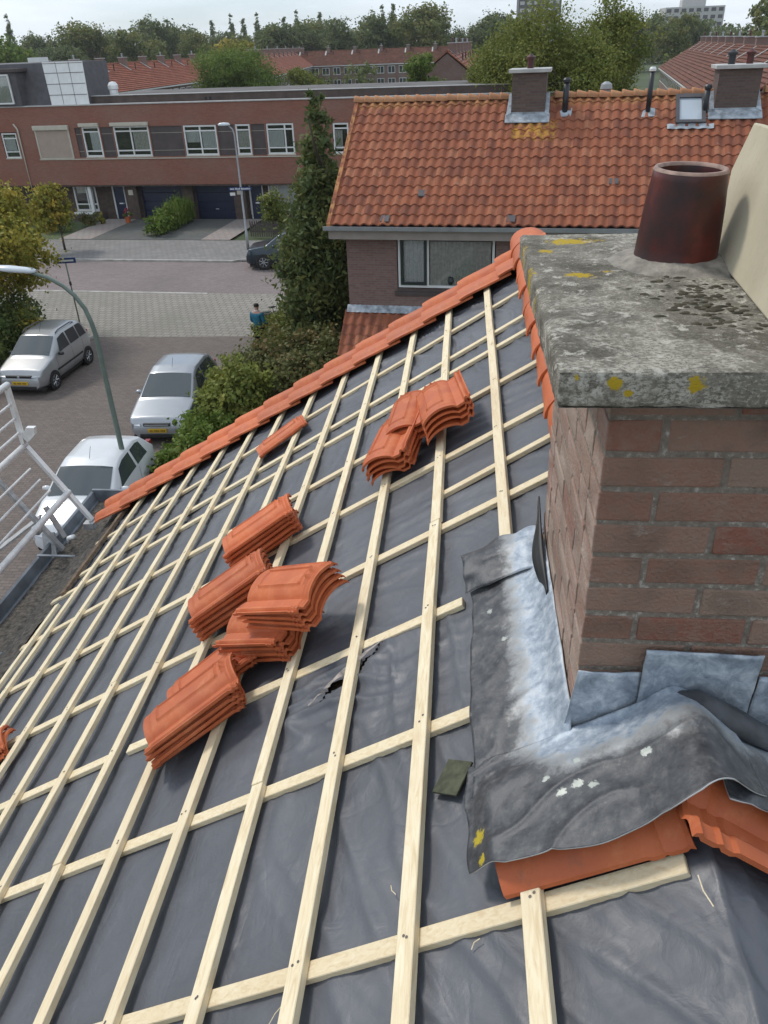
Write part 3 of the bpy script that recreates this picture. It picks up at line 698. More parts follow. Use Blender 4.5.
# --- chimney: individual bricks round a mortar core
chim = MB().box(.3035, .7965, 1.5035, 2.3965, 7.0, 8.497).build('chimney', M_mortar, house)
bk = MB(); g = random.Random(11)
def brick(x0, x1, y0, y1, z0, z1):
    j = lambda: g.uniform(-.0024, .0024)
    i0 = len(bk.v)
    col = g.random()
    for (x, y, z) in [(x0,y0,z0),(x1,y0,z0),(x1,y1,z0),(x0,y1,z0),(x0,y0,z1),(x1,y0,z1),(x1,y1,z1),(x0,y1,z1)]: bk.v.append((x+j(), y+j(), z+j()))
    bk.f += [tuple(i0+i for i in f) for f in [(0,3,2,1),(4,5,6,7),(0,1,5,4),(1,2,6,5),(2,3,7,6),(3,0,4,7)]]; bk.c += [col]*6
zc = 7.012; row = 1; X0, X1, Y0, Y1 = .30, .80, 1.50, 2.40; D_ = .125
while zc < 8.49:
    z1 = min(zc+.072, 8.495)
    off = .125 if row % 2 else .258
    x = X0; e = X0+off-.011
    while x < X1-.01:
        brick(x, min(e, X1), Y0, Y0+D_, zc, z1); brick(x, min(e, X1), Y1-D_, Y1, zc, z1); x = e+.012; e = x+.246
    y = Y0+D_+.011; e = y+(.246 if row % 2 else .115)
    while y < Y1-D_-.02:
        brick(X0, X0+.1, y, min(e, Y1-D_-.01), zc, z1); brick(X1-.1, X1, y, min(e, Y1-D_-.01), zc, z1); y = e+.012; e = y+.246
    zc += .084; row += 1
o = bk.build('brickwork', M_chbrick, chim, bevel=.005)
# concrete cap
b = MB()
def capv(x, y, z):
    v = Vector((x, y, z)); a = noise.noise(v*7)*.004+noise.noise(v*30)*.0022+noise.noise(v*75)*.0015
    return a
cx0, cx1, cy0, cy1, cz0, cz1 = .178, .95, 1.395, 2.60, 8.497, 8.572
def face(o_, eu, ev, nn, nu, nv):
    def fn(a, t):
        p = Vector(o_)+Vector(eu)*a+Vector(ev)*t
        ea = min(a, 1-a)*Vector(eu).length; et = min(t, 1-t)*Vector(ev).length
        rd = -.006*max(0, 1-min(ea, et)/.012)
        k_ = capv(*p) if min(ea, et) > 1e-6 else 0
        if min(ea, et) < 1e-6:
            c0 = Vector(((cx0+cx1)/2, (cy0+cy1)/2, (cz0+cz1)/2)); q_ = Vector((p.x, p.y, p.z))
            sgn = Vector((1 if q_.x > c0.x else -1, 1 if q_.y > c0.y else -1, 1 if q_.z > c0.z else -1))
            on_ = Vector((min(abs(q_.x-cx0), abs(q_.x-cx1)) < 1e-6, min(abs(q_.y-cy0), abs(q_.y-cy1)) < 1e-6, min(abs(q_.z-cz0), abs(q_.z-cz1)) < 1e-6))
            kk = -.004+noise.noise(q_*25)*.0025
            return p+Vector((sgn.x*on_.x, sgn.y*on_.y, sgn.z*on_.z))*kk
        return p+Vector(nn)*(k_+rd)
    b.grid(nu, nv, fn)
face((cx0, cy0, cz1), (cx1-cx0, 0, 0), (0, cy1-cy0, 0), (0, 0, 1), 110, 150)
face((cx0, cy0, cz0), (cx1-cx0, 0, 0), (0, 0, cz1-cz0), (0, -1, 0), 110, 14)
face((cx0, cy1, cz0), (0, cy0-cy1, 0), (0, 0, cz1-cz0), (-1, 0, 0), 150, 14)
face((cx1, cy0, cz0), (0, cy1-cy0, 0), (0, 0, cz1-cz0), (1, 0, 0), 40, 8)
face((cx1, cy1, cz0), (cx0-cx1, 0, 0), (0, 0, cz1-cz0), (0, 1, 0), 40, 8)
b.poly([(cx0+.004, cy0+.004, cz0+.001), (cx0+.004, cy1-.004, cz0+.001), (cx1-.004, cy1-.004, cz0+.001), (cx1-.004, cy0+.004, cz0+.001)])
cap = b.build('chimney_cap', M_cap, chim, smooth=True)
# mortar bed round the pot and the moss
def bed(a, t):
    r = .115+.075*t*(1+.25*noise.noise(Vector((math.cos(a*6.283), math.sin(a*6.283), 1))*1.6)); z = 8.572+.020*(1-t)**.7-.004*t+.003*noise.noise(Vector((a*30, t*6, 0)))
    return (.566+(r-.008)*math.cos(a*6.2832), 2.22+(r-.008)*math.sin(a*6.2832), z)
MB().grid(60, 8, bed).build('mortar_bed', M_mortarbed, chim, smooth=True)
moss = MB(); g = random.Random(21)
for i in range(170):
    x = g.gauss(.545, .055); y = 1.86+g.gauss(0, .12)+(x-.545)*-.8
    if not (.40 < x < .66 and 1.6 < y < 2.1): continue
    r = g.uniform(.002, .008)
    moss.lathe([(r*1.3, 0), (r*1.1, r*.35), (r*.6, r*.6), (.0005, r*.7)], (x, y, 8.571), 7, Matrix.Diagonal((g.uniform(.8, 1.9), g.uniform(.7, 1.1), 1)))
o = moss.build('moss', M_moss, chim, smooth=True); o['kind'] = 'stuff'
# pot (slightly leaning)
pot = MB().lathe([(.118, 0), (.114, .012), (.112, .05), (.106, .15), (.099, .215), (.098, .232), (.094, .238), (.087, .238), (.084, .23), (.088, .15), (.10, .02)], seg=48)
pt = pot.build('chimney_pot', M_pot, chim, smooth=True, loc=(.566, 2.22, 8.576)); pt.rotation_euler = (R(2), R(1.5), 0); pt.scale = (.94, .94, .97)
MB().lathe([(.0985, .2325), (.0945, .2395), (.0865, .2395), (.0835, .231)], seg=48).build('pot_rim', M_potrim, pt, smooth=True)
# --- lead flashing
def rz_(x):
    d_ = abs(x-RX); return RZ_-sa/ca*(math.sqrt(d_*d_+.0016)-.02)
def lead(name, x0, x1, y0, y1, nu, nv, fz, xy=None, mat=M_lead):
    def fn(a, t):
        x = x0+(x1-x0)*a; y = y0+(y1-y0)*t
        if xy: x, y = xy(x, y, a, t)
        return (x, y, fz(x, y))
    b = MB().grid(nu, nv, fn)
    o = b.build(name, mat, chim, smooth=True)
    sol = o.modifiers.new('s', 'SOLIDIFY'); sol.thickness = .0035; sol.offset = 0; o.data.materials.append(M_leadrim); sol.material_offset_rim = 1
    return o
def nz(x, y, s_=1): return noise.noise(Vector((x*s_, y*s_, 3.3)))
def f_side(x, y):
    up_ = max(0, (x-.235)/.06)**2*.05
    up_ *= max(0, min(1, (y-1.46)/.05))
    cr = ridged(Vector((x*5-y*3, y*5+x*4, 6)), 3)*.008
    return rz_(x)+.014+up_+cr+.008*nz(x, y, 6)+.004*nz(x, y, 17)+.012*max(0, (.12-x)/.1)*max(0, nz(x, y, 5))
lead('lead_flashing', .045, .296, 1.36, 2.30, 40, 110, f_side, lambda x, y, a, t: (x+(1-a)*(.015*nz(1, y*7)+.02*(t > .5)*(t-.5)), y))
def sst(a, b, x): t = max(0, min(1, (x-a)/(b-a))); return t*t*(3-2*t)
def f_apron(x, y):
    fl = sst(.035, .095, x)
    h = .014+(.052*(1-sst(1.33, 1.46, y))+.014*(1-sst(1.10, 1.25, y)))*fl
    rid = .040*math.exp(-((x-RX)/.08)**2)
    cr = ridged(Vector((x*4+y*2, y*7-x*3, 4)), 3)*.010
    return rz_(x)+h+rid+.005*nz(x, y, 5)+.005*nz(x, y, 13)+cr
def xy_apron(x, y, a, t):
    yl = 1.125+.012*nz(x, 5, 7)-.035*math.exp(-((x-.32)/.12)**2)+.03*max(0, (.12-x)/.08)+.045*max(0, (x-.50)/.12)
    yy = yl+(1.474-yl)*t
    x2 = x+(1-a)*.02*nz(7, y*8)-.012*(1-a)*t
    return x2, yy
lead('lead_flashing', .045, .66, 1.15, 1.474, 130, 80, f_apron, xy_apron)
def f_right(x, y):
    return rz_(x)+.006+.058*(1-sst(1.33, 1.46, y))*(1-.3*max(0, min(1, (x-.7)/.3)))+.012*nz(x, y, 5)+.006*nz(x, y, 14)+ridged(Vector((x*7+y*4, y*6, 2)), 3)*.012
lead('lead_flashing', .57, 1.25, 1.14, 1.476, 90, 50, f_right, lambda x, y, a, t: (x, y+(1-t)*.02*nz(x, 2, 9)))
# dark standing fold that runs up the front of the apron to the ridge and down again
fpts = [(.262, 1.452, 7.487, .004), (.32, 1.456, 7.545, .012), (.40, 1.458, 7.615, .020), (.47, 1.456, 7.675, .028), (.535, 1.450, 7.735, .036), (.585, 1.445, 7.745, .050), (.64, 1.44, 7.715, .055), (.72, 1.44, 7.665, .050), (.82, 1.44, 7.60, .045)]
def fold(a, t):
    f_ = a*(len(fpts)-1); i = min(len(fpts)-2, int(f_)); f_ -= i; P_ = [fpts[i][k]*(1-f_)+fpts[i+1][k]*f_ for k in range(4)]
    w2 = P_[3]; an = t*math.pi*1.15
    return (P_[0]+.004*nz(a*9, t*2), P_[1]+.014-w2*(1-math.cos(an))*.62, P_[2]-.012+w2*.50*math.sin(an)-.30*w2*t+.006*nz(a*7, t*3, 2))
o = MB().grid(70, 10, fold).build('lead_flashing', M_leaddark, chim, smooth=True); sol = o.modifiers.new('s', 'SOLIDIFY'); sol.thickness = .003; o.data.materials.append(M_leadrim); sol.material_offset_rim = 1
# curled upper end of the side piece
def curl(a, t):
    y = 2.24+.20*a+.03*nz(t, a, 3); x = .03+.27*t; l = math.sin(a*math.pi*.8)*.045*(1-.35*t)
    return (x-.02*a+.01*nz(t*4, a*3), y, rz_(x)+.03+l+.012*nz(x, y, 15)-.02*max(0, (x-.24)/.06))
b = MB().grid(26, 30, curl); o = b.build('lead_flashing', M_lead, chim, smooth=True); sol = o.modifiers.new('s', 'SOLIDIFY'); sol.thickness = .0035; o.data.materials.append(M_leadrim); sol.material_offset_rim = 1
def curl2(a, t):
    y = 2.40+.10*a+.012*nz(t, a, 5); x = .055+.25*t
    return (x, y, rz_(x)+.045-.05*a+.02*nz(x, y, 12)+.015*math.sin(t*9))
b = MB().grid(12, 26, curl2); o = b.build('lead_flashing', M_lead, chim, smooth=True); sol = o.modifiers.new('s', 'SOLIDIFY'); sol.thickness = .0035; o.data.materials.append(M_leadrim); sol.material_offset_rim = 1
# rubber strip standing between foil and brickwork on the left face
b = MB().grid(40, 4, lambda a, t: (.292-.006*math.sin(a*7)-.010*t*math.sin(a*3.1), 2.22+.75*a-.42*a*a*0, rz_(.29)+.02+.05*t+.05*a))
def strip(a, t): 
    y = 2.02+.42*a; return (.285-.03*math.sin(a*math.pi)**2*(1-t), y, rz_(.285)+.02+.10*a*a+.045*t)
b = MB().grid(30, 4, strip); o = b.build('rubber_strip', M_black, chim, smooth=True); sol = o.modifiers.new('s', 'SOLIDIFY'); sol.thickness = .006
# stepped pieces dressed into the joints of the front
def step(pts, y, mat=M_lead2):
    b = MB(); n = 18
    (ax, az_), (bx, bz), (cx_, cz_), (dx_, dz_) = pts
    def fn(a, t):
        xt, zt = ax+(bx-ax)*a, az_+(bz-az_)*a; xb, zb = dx_+(cx_-dx_)*a, dz_+(cz_-dz_)*a
        x, z = xt+(xb-xt)*t, zt+(zb-zt)*t
        return (x, y-.004-.008*abs(nz(x, z, 11))-.006*t+.005*nz(x, z, 24), z)
    o = MB().grid(n, n, fn).build('lead_flashing', mat, chim, smooth=True); sol = o.modifiers.new('s', 'SOLIDIFY'); sol.thickness = .004; sol.offset = 0
step([(.300, 7.762), (.452, 7.765), (.458, 7.55), (.262, 7.42)], 1.492)
step([(.452, 7.842), (.722, 7.838), (.712, 7.60), (.446, 7.585)], 1.484)
step([(.728, 7.765), (.90, 7.76), (.90, 7.50), (.712, 7.52)], 1.490)

# --- loose stone panel leaning beside the pot
A_, B_ = Vector((.685, 2.28, 8.575)), Vector((.622, 1.45, 8.575))
L1, C1_, D1 = Vector((.712, 2.42, 8.775)), Vector((.752, 2.36, 8.893)), Vector((.72, 1.45, 8.90))
pn = MB(); nrm_ = (B_-A_).cross(C1_-A_).normalized()
def toplane(p): return p-nrm_*((p-A_).dot(nrm_))
if nrm_.x < 0: nrm_ = -nrm_
pts = [A_, B_, toplane(D1), toplane(C1_+Vector((0, .0, 0))), toplane(L1)]
pn.prism(pts, nrm_*.028)
o = pn.build('stone_panel', M_stone, bevel=.004); tag(o, 'pale beige stone panel with a cut corner leaning beside the chimney pot', 'stone panel')

# ================================================================== ROOF TILES
def tf(u, v):
    z = 0
    if u < .20: z += .038*math.sin(math.pi*u/.20)**.6
    elif u > .245: z += .020*min(1, (u-.245)/.012)-.012*bumpf(u, .276, .008)
    # raised frame on the roll
    inr = .07 < v < .37
    if inr: z += .007*max(min(1, bumpf(u, .055, .006)*2), min(1, bumpf(u, .150, .006)*2))
    if .055 < u < .15: z += .006*max(min(1, bumpf(v, .075, .007)*2), min(1, bumpf(v, .365, .007)*2), min(1, bumpf(v, .395, .005)*2))
    if v > .41: z -= .006
    z += .006*min(1, bumpf(v, .425, .007)*2)
    z += .012*max(0, 1-math.hypot(u-.085, v-.395)/.011)+.012*max(0, 1-math.hypot(u-.12, v-.395)/.011)
    if v < .03: z -= .004
    z += .006*min(1, bumpf(u, .013, .006)*2)*(v > .03)
    return z
tile_me = sharp(profile_tile('roof_tile', .29, .44, tf, .013, 61, 60, M_tile), 32)
def tf2(u, v):      # the smoother laid tile
    z = .046*math.sin(math.pi*min(1, u/.20))**.85 if u < .2 else (.020*min(1, (u-.245)/.012) if u > .245 else 0)
    if v > .34: z -= .007
    if v > .34: z += .007*min(1, bumpf(v, .38, .006)*2)+.007*min(1, bumpf(v, .43, .007)*2)
    return z
tile_me2 = sharp(profile_tile('roof_tile', .30, .44, tf2, .013, 40, 44, M_tile), 32)
ORD = ['lowest', 'second up', 'third up', 'fourth up', 'fifth from the bottom', 'sixth from the bottom', 'seventh from the bottom', 'eighth from the bottom']
GT = 'loose terracotta roof tiles stacked on the battens'
def stack(n, s, y, deg, where, h0=.012, dz=.033, drift=(0, 0), tilt=(0, 0), flip=False, me=None, jit=3.0):
    g = random.Random(int(s*1000+y*77))
    for i in range(n):
        o = bpy.data.objects.new('roof_tile', me or tile_me); C.objects.link(o)
        M = MR @ Matrix.Translation((-s+drift[0]*i+g.uniform(-.010, .010), y+drift[1]*i+g.uniform(-.009, .009), h0+dz*i)) @ Matrix.Rotation(R(deg-90+g.uniform(-jit, jit)), 4, 'Z') @ Matrix.Rotation(R(tilt[0]), 4, 'X') @ Matrix.Rotation(R(tilt[1]), 4, 'Y')
        if flip: M = M @ Matrix.Rotation(R(180), 4, 'Z')
        o.matrix_world = M
        if n == 1: lab = where
        else: lab = 'terracotta roof tile, %s in the %s' % ('topmost' if i == n-1 else ORD[i], where)
        tag(o, lab, 'roof tile', GT)
# deg = direction of the tile's length, measured from up-slope towards the gable
stack(1, 2.50, 5.35, 22, 'single terracotta roof tile lying alone near the gable verge')
stack(5, 2.15, 3.60, 18, 'stack nearest the lone tile', drift=(.012, -.012))
stack(5, 2.19, 3.07, 16, 'stack just behind the largest stack', drift=(.012, -.010))
stack(4, 1.83, 2.60, -26, 'lower half of the largest stack', drift=(.006, -.006))
stack(4, 1.63, 2.58, -33, 'upper half of the largest stack', h0=.115, drift=(.006, -.004))
stack(2, 2.14, 2.50, 24, 'pair tucked behind the lowermost stack', drift=(.012, -.01))
stack(4, 2.13, 2.26, 22, 'lowermost stack in the picture', drift=(.014, -.010))
stack(4, 1.27, 3.83, 80, 'left stack nearest the chimney', drift=(.004, -.004))
stack(3, 1.16, 4.02, 86, 'middle stack nearest the chimney', h0=.06, drift=(.004, .006), tilt=(0, 0))
stack(4, .95, 3.90, 98, 'right stack nearest the chimney', h0=.05, drift=(.004, .0))
stack(2, 3.95, 2.74, 25, 'pair at the left edge of the picture', drift=(.01, -.01))
# two tiles left under the front lead
o = bpy.data.objects.new('roof_tile', tile_me2); C.objects.link(o)
o.matrix_world = MR @ Matrix.Translation((-.565, 1.245, .030)) @ Matrix(((0, 1, 0, 0), (1, 0, 0, 0), (0, 0, 1, 0), (0, 0, 0, 1))) @ Matrix.Scale(-1, 4, (1, 0, 0))
o.matrix_world = MR @ Matrix.Translation((-.545, 1.235, .004)) @ Matrix.Rotation(R(-91), 4, 'Z') @ Matrix.Scale(-1, 4, (1, 0, 0))
tag(o, 'terracotta tile caught under the left half of the front lead apron', 'roof tile')
o = bpy.data.objects.new('roof_tile', tile_me2); C.objects.link(o)
o.matrix_world = MRr @ Matrix.Translation((-.43, 1.185, .006)) @ Matrix.Rotation(R(-87), 4, 'Z')
tag(o, 'terracotta tile sloping away right under the lead on the far side of the ridge', 'roof tile')

# slate chip and small splinters
o = MB().box(-.045, .045, -.055, .055, 0, .008).build('slate_chip', simple('mossy slate', (.07, .075, .045), .9, var=.4, sc=40), bevel=.002)
o.matrix_world = MR @ Matrix.Translation((-.93, 1.515, -.036)) @ Matrix.Rotation(R(-28), 4, 'Z'); tag(o, 'small mossy square slate chip lying on the grey foil near the lead', 'slate chip')
GS = 'pale wood splinters strewn on the foil'
spl = []
for (s, y, a, L, lab) in ((1.42, .98, 50, .09, 'long pale wood splinter on foil between the two lowest battens'), (1.6, 1.05, 20, .03, 'short pale wood splinter on foil left of the long splinter'), (1.10, 1.22, 120, .035, 'bent pale wood splinter on foil beside the long batten'), (.33, .98, 100, .07, 'pale straw sticking out from under the laid tile'), (.86, 1.02, 40, .03, 'tiny pale splinter beside a batten right of the crossing')):
    o = MB().tube([(-L/2, 0, 0), (0, .004, .003), (L/2, 0, .001)], .0013, 5).build('wood_splinter', M_wood)
    o.matrix_world = MR @ Matrix.Translation((-s, y, -.03 if s > .4 else .0)) @ Matrix.Rotation(R(a), 4, 'Z'); tag(o, lab, 'splinter', GS)

# ================================================================== ALUMINIUM ROOF EDGE GUARD
gd = thing('roof_guard', 'aluminium roof edge guard of tubes and rods clamped over the gutter', 'guard rail', (-3.75, 6.2, 5.15))
def gpart(name, b, mat=M_alu, smooth=True):
    o = b.build(name, mat, None, smooth=smooth); o.parent = gd; o.matrix_parent_inverse = gd.matrix_basis.inverted() if False else Matrix.Translation(-Vector(gd.location)); return o
def strut(p0, p1, w1, w2):
    p0, p1 = Vector(p0), Vector(p1); d = (p1-p0); L = d.length; M = Matrix.Translation(p0) @ d.to_track_quat('X', 'Z').to_matrix().to_4x4()
    return MB().box(0, L, -w1/2, w1/2, -w2/2, w2/2, M)
F0, F1, F2 = (-3.60, 6.30, 5.17), (-4.07, 6.30, 5.99), (-4.075, 6.30, 6.60)
gpart('post', strut(F0, F1, .055, .03), smooth=False); gpart('post', strut(F1, F2, .055, .035), smooth=False)
gpart('post', strut((-3.75, 5.92, 5.07), (-4.20, 5.92, 5.84), .05, .03), M_alu2, False)
def lerp(a, b, t): return Vector(a)*(1-t)+Vector(b)*t
pA = lerp(F0, F1, .37)
gpart('rail', MB().tube([pA+Vector((0, .02, 0)), pA+Vector((0, -7, 0))], .031, 12))
gpart('rail', MB().tube([Vector(F1)+Vector((0, .02, -.01)), Vector(F1)+Vector((0, -7, -.01))], .029, 12))
gpart('rail', MB().tube([Vector(F2)+Vector((0, .02, -.02)), Vector(F2)+Vector((0, -7, -.02))], .029, 12))
for t in (.52, .66, .80):
    p = lerp(F0, F1, t)+Vector((-.03, -.12, -.03)); gpart('rod', MB().tube([p, p+Vector((0, -7, 0))], .012, 8))
for t in (.22, .45, .68):
    p = lerp(F1, F2, t); gpart('rod', MB().tube([p, p+Vector((0, -7, 0))], .013, 8))
gpart('clamp', MB().tube([(-3.70, 5.97, 5.12), (-3.66, 5.92, 5.20), (-3.60, 5.92, 5.22)], .022, 10), M_alu)
gpart('clamp', MB().box(-3.66, -3.56, 6.22, 6.30, 5.10, 5.17), M_alu2, False)
gpart('hook', MB().prism([(-4.02, 6.28, 6.02), (-3.93, 6.28, 6.10), (-3.92, 6.28, 6.17), (-4.0, 6.28, 6.17), (-4.06, 6.28, 6.08)], (0, .05, 0)), M_alu, False)
gpart('brace', strut((-3.78, 6.05, 5.12), (-3.93, 6.12, 5.42), .05, .02), M_alu2, False)
gpart('brace', strut((-4.45, 5.9, 5.02), (-3.95, 6.02, 5.36), .11, .02), M_alu2, False)
gpart('outrigger', strut((-3.9, 6.0, 5.2), (-3.55, 4.9, 3.6), .11, .04), M_alu2, False)
gpart('ring', MB().tube([pA+Vector((.0, -.62, -.034)), pA+Vector((0, -.66, -.034))], .034, 12), M_alu2)
for yy in (1.6, 3.9): gpart('post', strut((F0[0], yy, F0[2]), (F1[0], yy, F1[2]), .055, .03), smooth=False); gpart('post', strut((F1[0], yy, F1[2]), (F2[0], yy, F2[2]), .055, .035), smooth=False)

# ================================================================== WINDOW BUILDER (local: x along wall, y depth into wall, z up)
def window(parent, x0, x1, z0, z1, y, bars=(), rails=(), fr=M_white, fw=.07, curtain=None, sill=True, name='window', depth=.10, proud=.03, dark=True):
    f = MB(); yo = y-proud
    f.box(x0, x0+fw, yo, y+.05, z0, z1).box(x1-fw, x1, yo, y+.05, z0, z1).box(x0+fw, x1-fw, yo, y+.05, z0, z0+fw).box(x0+fw, x1-fw, yo, y+.05, z1-fw, z1)
    for b_ in bars: f.box(b_-fw*.45, b_+fw*.45, yo+.003, y+.047, z0+fw, z1-fw)
    xs = [x0+fw]+[b_ for b_ in bars]+[x1-fw]
    for r_ in rails: f.box(x0+fw, x1-fw, yo+.006, y+.044, r_-fw*.4, r_+fw*.4)
    o = f.build(name, fr, parent)
    MB().box(x0+fw*.5, x1-fw*.5, y+.012, y+.018, z0+fw*.5, z1-fw*.5).build('pane', M_glass, o)
    if curtain:
        for (a, b_, zt, zb, mt) in curtain:
            n = max(6, int((b_-a)/.05)); c = MB()
            c.grid(n*2, 2, lambda u, t: (a+(b_-a)*u, y+.045+.015*math.sin(u*n*math.pi), zb+(zt-zb)*t)); c.build('curtain', mt, o)
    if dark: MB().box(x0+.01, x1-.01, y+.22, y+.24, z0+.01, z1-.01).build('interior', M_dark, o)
    if sill: MB().box(x0-.05, x1+.05, yo-.05, y, z0-.06, z0-.002).build('sill', M_cream if fr is M_white else M_white, o)
    return o
def wall_with_holes(b, x0, x1, z0, z1, y0, y1, holes):
    """solid wall built of boxes around rectangular openings (hx0,hx1,hz0,hz1) in one row each"""
    hs = sorted(holes); x = x0
    for (a, c, d, e) in hs:
        if a > x: b.box(x, a, y0, y1, z0, z1)
        if d > z0: b.box(a, c, y0, y1, z0, d)
        if e < z1: b.box(a, c, y0, y1, e, z1)
        x = c
    if x < x1: b.box(x, x1, y0, y1, z0, z1)

# ================================================================== BLOCK ACROSS THE STREET
Y = 48.19
blk = thing('apartment_block', 'long flat roofed red brick block with navy garages across the street', 'building', (0, 0, 0), O_RZ)
upper = [(-33.14, -32.05, 3.75, 5.25), (-30.75, -28.50, 3.72, 5.42), (-28.1, -27.72, 3.78, 5.42), (-27.66, -26.48, 3.78, 5.50), (-26.42, -25.66, 3.78, 5.42), (-25.6, -23.30, 3.78, 5.50), (-23.24, -21.2, 3.78, 5.42), (-21.14, -19.05, 3.78, 5.44), (-19.0, -17.95, 3.78, 5.42), (-17.9, -16.98, 3.78, 5.44), (-16.92, -16.1, 3.78, 5.42), (-16.02, -14.35, 3.78, 5.44), (-12.05, -11.1, 3.78, 5.40), (-9.6, -7.6, 3.78, 5.40), (-6.2, -5.2, 3.78, 5.4)]
wb = MB(); wall_with_holes(wb, -60, 2, 3.55, 6.60, Y, Y+.3, upper); wb.box(-60, 2, Y-.02, Y+.3, 2.2, 3.55)
wb.box(-60, 2, Y+9.5, Y+9.8, 0, 6.6).box(1.7, 2, Y+.3, Y+9.5, 0, 6.6).box(-60, -59.7, Y+.3, Y+9.5, 0, 6.6)
wb.build('wall', M_bf, blk)
gb = MB(); wall_with_holes(gb, -60, 2, 0, 2.198, Y+.75, Y+.95, [(-29.5, -27.95, .55, 2.15), (-26.85, -25.95, 0, 2.15), (-24.85, -22.1, 0, 2.15), (-21.2, -18.7, 0, 2.15), (-17.75, -16.8, 0, 2.1), (-16.5, -14.6, .6, 2.12), (-12.8, -10.8, .6, 2.12)])
gb.box(-60, 2, Y, Y+.75, 2.1, 2.198)
gb.box(-25.7, -24.95, Y+.3, Y+.75, 0, 2.1).box(-22.0, -21.3, Y+.45, Y+.75, 0, 2.1).box(-18.6, -17.85, Y+.3, Y+.75, 0, 2.1)
gb.build('ground_floor_wall', simple('brown brick', (.085, .06, .05), .9, var=.3, sc=4), blk)
MB().box(-60, 2, Y+.3, Y+9.5, 6.5, 6.56).build('flat_roof', M_roofflat, blk)
MB().box(-60.05, 2.05, Y-.06, Y+.34, 6.60, 6.66).build('ledge', M_coping, blk)
MB().box(-27.3, 1.5, Y+.9, Y+1.2, 6.56, 7.02).build('parapet', simple('brown parapet', (.10, .072, .062), .8, sc=2), blk)
MB().box(-27.3, 1.5, Y+.85, Y+1.25, 7.023, 7.06).build('coping', M_coping, blk)
MB().box(-27.3, 1.5, Y+1.2, Y+9.5, 6.9, 6.96).build('flat_roof', M_roofflat, blk)
lb = MB().box(-30.85, -13.0, Y-.045, Y-.001, 3.66, 3.71); lb.build('sill_band', M_cream, blk)
for a, c in ((-28.1, -27.72), (-26.42, -25.66), (-23.24, -21.2), (-19.0, -17.95), (-16.92, -16.1)):
    p_ = MB().box(a, c, Y+.06, Y+.10, 3.78, 5.42).build('cladding_panel', M_panel, blk)
    MB().box(a+.01, c-.01, Y+.05, Y+.06, 4.10, 4.115).box(a+.01, c-.01, Y+.05, Y+.06, 5.05, 5.065).build('joint', M_cream, p_)
cs = [(-30.7, -30.7)]
sh = MB(); n = 34
for i in range(n): z = 3.80+i*(1.50/n); sh.box(-30.66, -28.58, Y-.03+(.0 if i % 1 else 0), Y+.02, z, z+1.50/n-.006)
s_ = sh.build('roller_shutter', M_shut, blk); MB().box(-30.66, -28.58, Y-.02, Y+.03, 3.8, 5.31).build('backing', M_shut, s_)
MB().box(-30.80, -28.45, Y-.18, Y+.02, 5.32, 5.58).build('shutter_box', M_cream, s_, bevel=.03); MB().box(-30.77, -30.67, Y-.05, Y+.02, 3.72, 5.32).box(-28.57, -28.47, Y-.05, Y+.02, 3.72, 5.32).box(-30.67, -28.57, Y-.05, Y+.02, 3.72, 3.79).build('shutter_guide', M_cream, s_)
for a, c in ((-27.75, -26.45), (-25.7, -23.25)): MB().box(a, c, Y-.16, Y+.02, 5.46, 5.66).build('shutter_box', M_cream, blk, bevel=.03)
window(blk, -33.1, -32.1, 3.8, 5.2, Y+.06, (), (4.15, 4.9), curtain=[(-33, -32.3, 5.0, 4.2, M_curt)])
window(blk, -27.64, -26.5, 3.8, 5.46, Y+.06, (), (4.12, 5.18), fw=.09, curtain=[(-27.2, -26.6, 5.15, 4.15, M_curt)])
window(blk, -25.58, -23.32, 3.8, 5.46, Y+.06, (-24.5,), (4.12, 5.18), fw=.09, curtain=[(-24.4, -23.4, 5.15, 4.15, M_curt2)])
window(blk, -21.12, -19.07, 3.8, 5.42, Y+.06, (-20.1,), (4.15, 5.12), fw=.09, curtain=[(-20.02, -19.2, 5.08, 4.2, M_curt), (-21.0, -20.2, 5.08, 4.5, M_curt)])
window(blk, -17.88, -17.0, 3.8, 5.42, Y+.06, (), (4.15, 5.12), fw=.09, curtain=[(-17.8, -17.1, 5.05, 4.2, M_curt2)])
window(blk, -16.0, -14.37, 3.8, 5.42, Y+.06, (-14.9,), (4.15, 5.12), fw=.09, curtain=[(-15.9, -15.0, 5.05, 4.2, M_curt)])
window(blk, -12.03, -11.12, 3.8, 5.38, Y+.06, (), (4.1, 5.1), fw=.09, curtain=[(-12.0, -11.5, 5.0, 4.0, M_curt2)])
window(blk, -9.6, -7.6, 3.8, 5.38, Y+.06, (-8.6,), (4.1, 5.1), fw=.09); window(blk, -6.2, -5.2, 3.8, 5.38, Y+.06, (), (4.1, 5.1), fw=.09)
